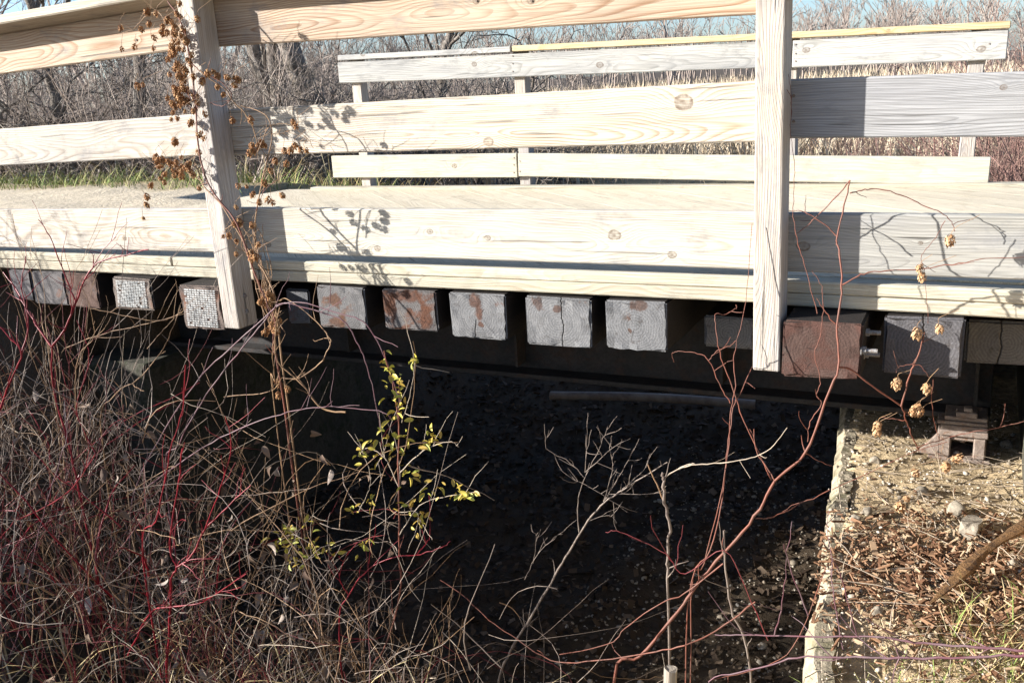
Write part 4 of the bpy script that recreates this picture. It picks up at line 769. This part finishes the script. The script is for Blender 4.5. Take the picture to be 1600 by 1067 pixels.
# bare sapling, stakes
sp_ = [([(778, 1075), (798, 1016), (833, 958), (867, 900), (895, 851), (919, 814), (943, 786), (967, 769), (1000, 748), (1043, 722)], .016, 1), ([(905, 832), (903, 786), (912, 752), (936, 700), (950, 665)], .006, 0), ([(912, 745), (885, 718), (853, 700), (858, 672)], .004, 0), ([(915, 757), (895, 748), (874, 733)], .003, 0), ([(943, 783), (957, 734), (953, 700), (956, 680)], .005, 0), ([(943, 783), (967, 745), (991, 700)], .005, 0), ([(914, 738), (917, 700), (917, 658)], .004, 0), ([(914, 738), (957, 700), (985, 685)], .004, 0), ([(820, 905), (840, 865), (874, 834), (901, 812)], .004, 0), ([(950, 772), (990, 772), (1046, 769)], .004, 0), ([(919, 814), (945, 805), (961, 808)], .003, 0), ([(833, 880), (838, 840), (830, 828)], .003, 0), ([(915, 757), (945, 775), (980, 800)], .003, 0), ([(967, 769), (1005, 735), (1013, 722)], .003, 0)]
sap = empty('bare_sapling', to_ground(at(778, 1075, -0.25)), 'thin bare grey sapling leaning over the dark ditch', 'sapling')
for i, (pts, w, rt) in enumerate(sp_): stem(sap, 'trunk' if i == 0 else 'branch', pts, -0.25, M['sapling'], w*0.72, w*0.25, root=bool(rt), twigs=4 if i else 10, tl=0.07)
stk = empty('cut_stick', to_ground(at(1044, 935, -0.3)), 'upright cut stick with pale knobbed top standing in the ditch', 'stick')
stem(stk, 'trunk', [(1044, 935), (1043, 872), (1046, 820), (1039, 786), (1037, 755), (1036, 738)], -0.3, M['sapling'], .009, .011, root=True, twigs=3, jit=.002)
stem(stk, 'branch', [(1012, 725), (1029, 762), (1037, 785)], -0.3, M['brown'], .004, .006); stem(stk, 'branch', [(1040, 745), (1070, 727), (1085, 724)], -.3, M['pale'], .005, .003)
stk = empty('cut_stick', to_ground(at(1170, 1050, -0.5)), 'bent cut stick with frayed dead leaves beside the red brown vine', 'stick')
stem(stk, 'trunk', [(1172, 1050), (1146, 961), (1134, 893), (1131, 828)], -.5, M['sapling'], .008, .006, root=True, jit=.002, twigs=5)
p = at(1035, 1038, -0.75); gz = float(height(p[0], p[1]))
b = bmesh.new(); bmesh.ops.create_cone(b, cap_ends=True, segments=12, radius1=0.024, radius2=0.019, depth=p[2]-gz+0.05)
for v in b.verts: v.co += Vector((0.0015*random.uniform(-1, 1), 0, 0.004*random.uniform(-1, 1)))
o = bm_link('stake', b, M['stake'], None, False); o.location = (p[0], p[1], (p[2]+gz)/2-0.02); o.rotation_euler = (0.03, 0.06, 0); tag(o, 'sawn off grey stub with flat pale top', 'stake')

# yellow leaved shrub
def leaf_mesh(name, L, w, fold, droop, mat, val):
    n = 5; V = []; F = []
    for i in range(n+1):
        t = i/n; ww = w*math.sin(pi*min(0.06+t*0.94, 1))**0.8*0.5; x = L*t; z = -droop*L*t*t
        V += [(x, -ww, z+fold*ww), (x, 0, z), (x, ww, z+fold*ww)]
    for i in range(n):
        for k in range(2): F.append((3*i+k, 3*i+k+1, 3*i+k+4, 3*i+k+3))
    me = mesh_arrays(name, np.array(V), np.array(F)); attr_v(me, [val]*len(F)); me.materials.append(mat); return me
LV = [leaf_mesh('leaf', 0.036, 0.016, 0.5+0.15*i, 0.1*i, M['leafy'], v) for i, v in enumerate((0.1, 0.5, 0.95, 0.4))]
ys = empty('leafy_shrub', to_ground(at(578, 1061, -.62)), 'slender shrub still holding yellow green leaves against the dark ditch', 'shrub')
YS = [([(578, 1061), (599, 1016), (625, 930), (623, 838), (623, 700), (622, 650), (613, 600), (600, 548)], .008, 1), ([(623, 838), (655, 790), (700, 775), (745, 768)], .004, 0), ([(623, 740), (660, 705), (700, 690), (717, 698)], .004, 0), ([(623, 760), (600, 715), (575, 700), (560, 712)], .004, 0), ([(623, 800), (650, 800), (660, 820)], .003, 0), ([(628, 660), (640, 620), (648, 570), (645, 550)], .003, 0), ([(500, 1000), (490, 900), (485, 830), (490, 800)], .004, 1), ([(487, 850), (455, 835), (430, 850)], .003, 0), ([(560, 800), (575, 770), (580, 745)], .003, 0)]
for i, (pts, w, rt) in enumerate(YS): stem(ys, 'branch', pts, -.62, M['pale'] if i else M['redbrown'], w, w*.4, root=bool(rt), twigs=3)
LC = [(604, 572, 5, 8), (612, 600, 8, 10), (620, 620, 10, 6), (600, 690, 14, 16), (640, 690, 16, 10), (680, 690, 14, 8), (590, 715, 14, 10), (640, 740, 12, 10), (690, 770, 20, 8), (730, 772, 10, 5), (640, 800, 12, 12), (655, 815, 8, 8), (480, 825, 16, 12), (460, 850, 18, 14), (505, 858, 14, 8), (440, 850, 12, 10), (578, 780, 4, 6), (553, 796, 3, 3), (566, 850, 5, 8), (645, 560, 4, 6), (622, 650, 8, 10), (608, 585, 6, 8), (575, 700, 8, 8), (470, 870, 14, 8)]
for (cx, cy, sx, sy) in LC:
    for _ in range(int(5+sx*0.6)):
        o = link('leaf', LV[rng.integers(4)], None, ys); o.matrix_parent_inverse = Matrix.Translation(-Vector(ys.location)); o.location = at(rng.normal(cx, sx*1.05), rng.normal(cy, sy*1.1), -.62+rng.normal(0, .035))
        s_ = rng.uniform(0.45, 1.05); o.scale = (s_, s_, s_); o.rotation_euler = (rng.normal(0.6, .7), rng.normal(0, .6), rng.uniform(0, 6.28))

def grow(out, p, d, L, r, lvl, R_, up=0.06, wob=0.18, nch=(6, 4), split=0.9, segs=5, ratio=0.5):
    line = [p]; dd = d/np.linalg.norm(d)
    for k in range(segs):
        dd = dd+R_.normal(0, wob, 3)+np.array([0, 0, up]); dd /= np.linalg.norm(dd); p = p+dd*L/segs; line.append(p)
    line = np.array(line); out.append((line, np.linspace(r, r*0.4, segs+1)))
    if lvl <= 0: return
    for c in range(nch[len(nch)-lvl]):
        t = R_.uniform(0.25, 1.0)*segs; i = min(int(t), segs-1); q = line[i]+(line[i+1]-line[i])*(t-i); ax = line[i+1]-line[i]; ax /= np.linalg.norm(ax)
        e = R_.normal(0, 1, 3); e -= ax*(e@ax); e /= np.linalg.norm(e)+1e-9
        grow(out, q, ax+e*split*R_.uniform(0.5, 1.1), L*ratio*R_.uniform(0.6, 1.2), r*0.5*(1-0.4*i/segs), lvl-1, R_, up, wob*1.1, nch, split, max(segs-1, 3), ratio)
add_grow = grow
# tangle of dead twigs on the left, dead leaves, dead grass
def tangle(n, x0, x1, y0, y1, z0, z1, L, r, curl, up=0.25, zpow=1.4):
    pol = []
    for _ in range(n):
        x, y = rng.uniform(x0, x1), rng.uniform(y0, y1); g_ = float(height(x, y)); z = max(z0+(z1-z0)*rng.uniform(0, 1)**zpow, g_)
        p = np.array([x, y, z]); d = rng.normal(0, 1, 3)+np.array([0.2, 0, up*2]); d /= np.linalg.norm(d); c = rng.normal(0, curl, 3); l = L*rng.lognormal(0, 0.45); line = [p]; k = 8
        for _k in range(k): d = d+c/k*2+rng.normal(0, 0.12, 3)+np.array([0, 0, -0.03]); d /= np.linalg.norm(d); p = p+d*l/k; line.append(p)
        pol.append((np.array(line), np.linspace(1, 0.4, k+1)*r*rng.uniform(0.5, 1.4)))
    return pol
for (n, mat, lab, seedx) in ((470, 'greytwig', 'dense grey brown tangle of dead twigs filling the bank below the ties', 0), (150, 'pale', 'pale dry stalks criss crossing through the dead twig tangle', 1), (260, 'brown', 'thin tan vine strands woven through the dead twig tangle', 2), (150, 'reddull', 'fine red twig shoots scattered through the dead twig tangle', 3)):
    pol = tangle(int(n*0.3), -4.7, -2.6, -1.0, -0.35, -1.3, -0.4, 0.36, 0.0016, 0.8, zpow=1.0) + tangle(int(n*0.4), -4.3, -1.75, -1.15, -0.3, -2.0, -0.62, 0.42, 0.0019, 0.9, zpow=1.0) + tangle(int(n*0.22), -2.4, -0.8, -1.2, -0.5, -1.95, -1.25, 0.36, 0.0016, 0.8, zpow=1.0) + tangle(int(n*0.28), -3.2, -1.1, -1.25, -0.5, -2.0, -1.0, 0.42, 0.0018, 0.8, zpow=1.0)
    tag(link('twig_tangle', tubes('twig_tangle', pol, 3), M[mat]), lab, 'twigs', kind='stuff')
R0 = np.random.default_rng(61)
for k, (x_, y_, h_, mt) in enumerate(((-4.25, -0.55, 1.35, 'red'), (-3.9, -0.9, 1.2, 'greytwig'), (-3.75, -0.5, 1.45, 'brown'), (-3.45, -0.8, 1.25, 'red'), (-3.2, -0.5, 1.35, 'greytwig'), (-3.0, -1.0, 0.95, 'red'), (-2.8, -0.6, 1.2, 'brown'), (-2.6, -0.95, 0.85, 'red'), (-2.45, -0.55, 1.0, 'greytwig'), (-2.2, -0.85, 0.75, 'red'), (-4.5, -0.8, 1.2, 'red'), (-1.9, -0.6, 0.7, 'brown'), (-3.6, -1.1, 0.9, 'greytwig'), (-1.7, -0.95, 0.55, 'greytwig'), (-1.45, -0.8, 0.6, 'brown'), (-2.05, -1.05, 0.65, 'greytwig'), (-3.3, -0.65, 1.1, 'brown'), (-4.0, -0.65, 1.3, 'greytwig'))):
    out = []; z_ = float(height(x_, y_))-.03
    for q in range(6):
        a = R0.uniform(0, 2*pi); sp2 = R0.uniform(.1, .5); add_grow(out, np.array([x_+cos(a)*.05, y_+sin(a)*.05, z_]), np.array([cos(a)*sp2, sin(a)*sp2*.6, 1.0]), h_*R0.uniform(.75, 1.15), .0042*R0.uniform(.8, 1.2), 2, R0, .03, .085, (6, 2), .6, 7, .42)
    lab, grp = {'red': ('young red twigged dogwood growing up through the dead tangle', 'young dogwoods in the tangle'), 'greytwig': ('leafless grey forked shrub growing up through the red dogwoods', 'grey shrubs in the tangle'), 'brown': ('leafless tan brown shrub growing up through the red dogwoods', 'brown shrubs in the tangle')}[mt]
    tag(link('bare_shrub' if mt != 'red' else 'dogwood_shrub', tubes('branches', [(l_, np.maximum(r_, .0009)) for l_, r_ in out], 4), M['reddull' if mt == 'red' else mt]), lab, 'shrub', grp)
for (n_, L0, r0, cu, mt, lab) in ((80, 0.6, 0.0030, 1.6, 'brown', 'long arching tan vines looping over the dead twig tangle'), (40, 0.55, 0.0038, 0.4, 'red', 'straight magenta red canes standing through the dead twig tangle')):
    pol = tangle(n_, -4.4, -2.7 if mt == 'red' else -2.3, -1.15, -0.45, -1.9, -0.9, L0, r0, cu, up=1.6 if mt == 'red' else 0.4, zpow=1.0)
    tag(link('cane_tangle', tubes('cane_tangle', pol, 5), M[mt]), lab, 'canes', kind='stuff')
DL = [leaf_mesh('leaf', 0.06, 0.035, 1.2-0.4*i, 0.5+0.3*i, M['deadleaf'], v) for i, v in enumerate((0.2, 0.6, 0.95))]
n = 260; Vs = []; vals = []; Fs = []; base = [np.array([v.co[:] for v in m_.vertices]) for m_ in DL]; bf = np.array([p_.vertices[:] for p_ in DL[0].polygons]); k0 = 0
for i in range(n):
    x, y = rng.uniform(-4.2, -1.8), rng.uniform(-1.15, -0.35); z = max(-1.95+1.4*rng.uniform(0, 1)**0.8, float(height(x, y))+.02); R_ = np.array(Matrix.Rotation(rng.uniform(0, 6.28), 3, 'Z') @ Matrix.Rotation(rng.normal(0.9, .6), 3, 'Y') @ Matrix.Rotation(rng.normal(0, .8), 3, 'X'))
    V = (base[i % 3]*rng.uniform(0.35, 0.8)) @ R_.T + np.array([x, y, z]); Vs.append(V); Fs.append(bf+k0); k0 += len(V); vals += [rng.uniform(0, 1)]*len(bf)
me = mesh_arrays('dead_leaves', np.concatenate(Vs), np.concatenate(Fs)); attr_v(me, vals); tag(link('dead_leaves', me, M['deadleaf']), 'curled dead leaves caught in the twig tangle', 'leaves', kind='stuff')
n = 260; x = rng.uniform(-3.6, -1.4, n); y = rng.uniform(-1.5, -0.75, n); P = np.stack([x, y, height(x, y)], 1); P[:, 2] = np.maximum(P[:, 2], -1.75+0.25*rng.uniform(0, 1, n))
blades('dead_grass', P, rng.uniform(0.25, 0.65, n), 0.007, M['straw'], 'long bleached dead grass at the foot of the red dogwoods', 'grass', 0.5, 6, 1.5)

# ------------------------------------------------------------------ background: verge, reeds, shrubs, trees
n = 8000; x = -rng.uniform(5.4, 22, n); y = rng.uniform(3.0, 5.6, n)+0.10*np.maximum(-x-6, 0)*rng.uniform(0, 1, n); P = np.stack([x, y, height(x, y)-.01], 1)
blades('verge_grass', P, rng.uniform(0.08, 0.28, n), 0.008, M['grass'], 'green grass verge along the sandy trail', 'grass', 0.6, 3, 0.8)
n = 2600; x = -rng.uniform(5.4, 22, n); y = rng.uniform(3.7, 6.4, n)+0.10*np.maximum(-x-6, 0); P = np.stack([x, y, height(x, y)-.01], 1)
blades('tall_dry_grass', P, rng.uniform(0.2, 0.6, n), 0.006, M['straw'], 'tall dry grass between the verge and the thicket', 'grass', 0.5, 4, 1.2)
def polar(n, a0, a1, r0, r1, pw=0.6):
    a = np.radians(rng.uniform(a0, a1, n)); r = r0+(r1-r0)*rng.uniform(0, 1, n)**pw; x = CAM[0]+r*np.sin(a); y = CAM[1]+r*np.cos(a); return np.stack([x, y, height(x, y)-.03], 1)
P = polar(15000, -38, 9, 14, 42, 0.8); P = P[P[:, 1] > 8.0]
blades('reed_bed', P, rng.uniform(0.7, 1.5, len(P)), 0.022, M['reed'], 'wide bed of tan dry reeds beyond the railings', 'reeds', 0.32, 4, 1.0)
P = polar(9000, -42, 10, 40, 110, 0.8); blades('reed_bed', P, rng.uniform(0.9, 1.7, len(P)), 0.08, M['reed'], 'distant pale reed marsh below the tree line', 'reeds', 0.16, 3, 0.4)

def shrub_mesh(seed, h, stems, spread, nch=(6, 4), r=0.014, up=0.02):
    R_ = np.random.default_rng(seed); out = []
    for s_ in range(stems):
        a = R_.uniform(0, 2*pi); d = np.array([cos(a)*spread*R_.uniform(.2, 1), sin(a)*spread*R_.uniform(.2, 1), 1.0]); grow(out, np.array([cos(a), sin(a), 0])*R_.uniform(0, .25)+np.array([0, 0, -.05]), d, h*R_.uniform(.6, 1.05), r*R_.uniform(.6, 1.2), 2, R_, up, 0.22, nch)
    return tubes('twigs', out, 3)
def sink(o): return o
SH = [shrub_mesh(100+i, 2.3+0.2*(i % 3), 11, 1.0, (7, 4), 0.012) for i in range(6)]
SHR = [shrub_mesh(150+i, 1.5, 16, 0.7, (6, 3), 0.009) for i in range(3)]
SHD = shrub_mesh(180, 1.35, 16, 0.55, (6, 3), 0.008); SHD.materials.append(M['red'])
for m_ in SH: m_.materials.append(M['bgtwig'])
for m_ in SHR: m_.materials.append(M['bgred'])
SHK = []
for i in range(3):
    R_ = np.random.default_rng(190+i); out = []
    for q in range(5):
        a = R_.uniform(0, 2*pi); grow(out, np.array([cos(a)*.15, sin(a)*.15, -.05]), np.array([cos(a)*1.1, sin(a)*1.1, .8]), 2.7*R_.uniform(.8, 1.2), .034*R_.uniform(.6, 1.1), 2, R_, .03, .30, (8, 6), 1.0, 9, .5)
    SHK.append(tubes('branches', [(l_, np.maximum(r_, .004)) for l_, r_ in out], 4)); SHK[-1].materials.append(M['trunk'])
def put(name, me, p, s_, label, cat, group):
    o = link(name, me, None); o.location = p; o.rotation_euler = (0, 0, random.uniform(0, 6.28)); o.scale = (s_, s_, s_*random.uniform(.9, 1.1)); return tag(o, label, cat, group)
SHL = 'bare grey brown shrub in the thicket beside the trail'; SHG = 'bare shrubs of the thicket behind the trail'
k = 0
for p in np.concatenate([polar(48, -62, -33, 11.2, 17, 0.8), polar(50, -60, -30, 16, 27, 0.8)]):
    if p[1] < 4.6+0.10*max(-p[0]-6, 0): continue
    put('bare_shrub', SH[k % 6], p, random.uniform(.75, 1.15), SHL, 'shrub', SHG); k += 1
for q, p in enumerate(polar(22, -56, -27, 11.5, 16, 0.9)):
    if p[1] > 4.8: put('gnarled_shrub', SHK[q % 3], p, random.uniform(.75, 1.15), 'dark gnarled shrub with thick crooked limbs in the trailside thicket', 'shrub', 'gnarled shrubs of the thicket')
for p in polar(16, -33, -24, 13, 26, 0.8): put('bare_shrub', SH[k % 6], p, random.uniform(.6, .95), SHL, 'shrub', SHG); k += 1
for p in polar(34, -24, 3, 24, 46, 0.8): put('bare_shrub', SH[k % 6], p, random.uniform(.5, .8), 'low bare bush standing out in the reed bed', 'shrub', 'bushes in the reed bed'); k += 1
for p in polar(8, -11, 2, 11, 17, 0.9): put('red_shrub', SHR[k % 3], p, random.uniform(.6, .9), 'low reddish twigged shrub at the edge of the reeds', 'shrub', 'reddish shrubs before the reeds'); k += 1
for p in polar(9, 0.2, 6, 7.4, 10.5, 0.9):
    put('red_shrub', SHR[k % 3], p, random.uniform(1.0, 1.35), 'dense dark reddish shrub crowding the end of the grey railing', 'shrub', 'shrubs at the railing end'); k += 1
for (x_, y_, s_) in ((-4.9, -1.5, 1.0), (-5.5, -2.3, 1.1), (-5.6, -0.9, 0.9), (-4.4, -2.1, 0.8)):  # unseen shrubs past the left edge, continuing the thicket, added to shade the bank
    put('dogwood_shrub', SHD, (x_, y_, float(height(x_, y_))-.03), s_, 'twiggy red dogwood on the trail bank beyond the tallest red stem', 'shrub', 'dogwoods along the bank')
def tree_mesh(seed, h, r, nch=(9, 6, 4), lean=0.08, split=0.75, tw=3):
    R_ = np.random.default_rng(seed); out = []
    grow(out, np.array([0, 0, -.2]), np.array([R_.normal(0, lean), R_.normal(0, lean), 1.0]), h*0.8, r, 3, R_, 0.05, 0.13, nch, split, 7, 0.48)
    return out
TR = []
for i in range(5):
    out = tree_mesh(300+i, 7.5+0.8*(i % 3), 0.14); TR.append((tubes('trunk', out[:1], 7), tubes('crown', out[1:], 3)))
for a_, b_ in TR: a_.materials.append(M['fartwig']); b_.materials.append(M['fartwig'])
def tree(i, p, s_, label, group, mats=None):
    t = empty('bare_tree', p, label, 'tree', group); t.scale = (s_, s_, s_); t.rotation_euler = (0, 0, random.uniform(0, 6.28))
    for nm, me in zip(('trunk', 'crown'), TR[i % 5]): o = bpy.data.objects.new(nm, me); COL.objects.link(o); o.parent = t
    return t
k = 0
for p in polar(46, -50, 6, 48, 105, 0.8): tree(k, p, random.uniform(.55, .85), 'bare pale brown tree in the far tree line', 'trees of the far tree line'); k += 1
for p in polar(12, -60, -36, 22, 36): tree(k, p, random.uniform(.55, .8), 'bare tree rising behind the trailside thicket', 'trees behind the thicket'); k += 1
# dark old trunks by the trail
def near_tree(px, py_base, dist, r, lab, seed, px_top=None, h=5.0):
    d = ray(px, 150); d = d/np.hypot(d[0], d[1]); p = CAM+d*dist; p[2] = float(height(p[0], p[1]))-.1
    R_ = np.random.default_rng(seed); out = []; ln = (px_top or 0)
    grow(out, np.zeros(3), np.array([ln, 0.05, 1.0]), h, r, 3, R_, 0.03, 0.10, (8, 6, 3), 0.9, 9, 0.5)
    t = empty('old_tree', p, lab, 'tree'); a_ = tubes('trunk', [(smooth_line(out[0][0], 4, .012), np.linspace(r*1.15, r*.5, len(smooth_line(out[0][0], 4))))], 12); b_ = tubes('crown', out[1:], 4)
    for nm, me in (('trunk', a_), ('crown', b_)): me.materials.append(M['trunk']); o = bpy.data.objects.new(nm, me); COL.objects.link(o); o.parent = t
near_tree(490, 170, 12.0, 0.14, 'stout dark old tree trunk behind the end of the far railing', 41, 0.02)
near_tree(448, 170, 12.6, 0.08, 'leaning grey lichened trunk next to the stout dark one', 42, -0.12)
near_tree(425, 170, 12.2, 0.08, 'short pale mottled trunk left of the leaning grey one', 43, 0.05, 3.4)
near_tree(178, 170, 13.5, 0.08, 'crooked dark trunk standing in the trailside thicket', 44, 0.06)
near_tree(110, 170, 14.0, 0.07, 'thin leaning dark trunk in the trailside thicket', 45, -0.25)
near_tree(640, 170, 15.0, 0.08, 'spreading dark branched tree behind the end of the railing', 46, 0.25, 4.2)
# far woodland, one mass
R_ = np.random.default_rng(900); out = []
for p in polar(620, -62, 12, 120, 260, 0.9):
    o_ = []; h_ = R_.uniform(5.5, 9.5); grow(o_, p, np.array([R_.normal(0, .1), R_.normal(0, .1), 1.]), h_, .16, 2, R_, .05, .1, (9, 5), .7, 4, .45); out += [(a_, np.maximum(b_*1.0, .035)) for a_, b_ in o_]
tag(link('far_woodland', tubes('far_woodland', out, 3), M['fartwig']), 'hazy brown woodland along the horizon', 'woodland', kind='stuff')
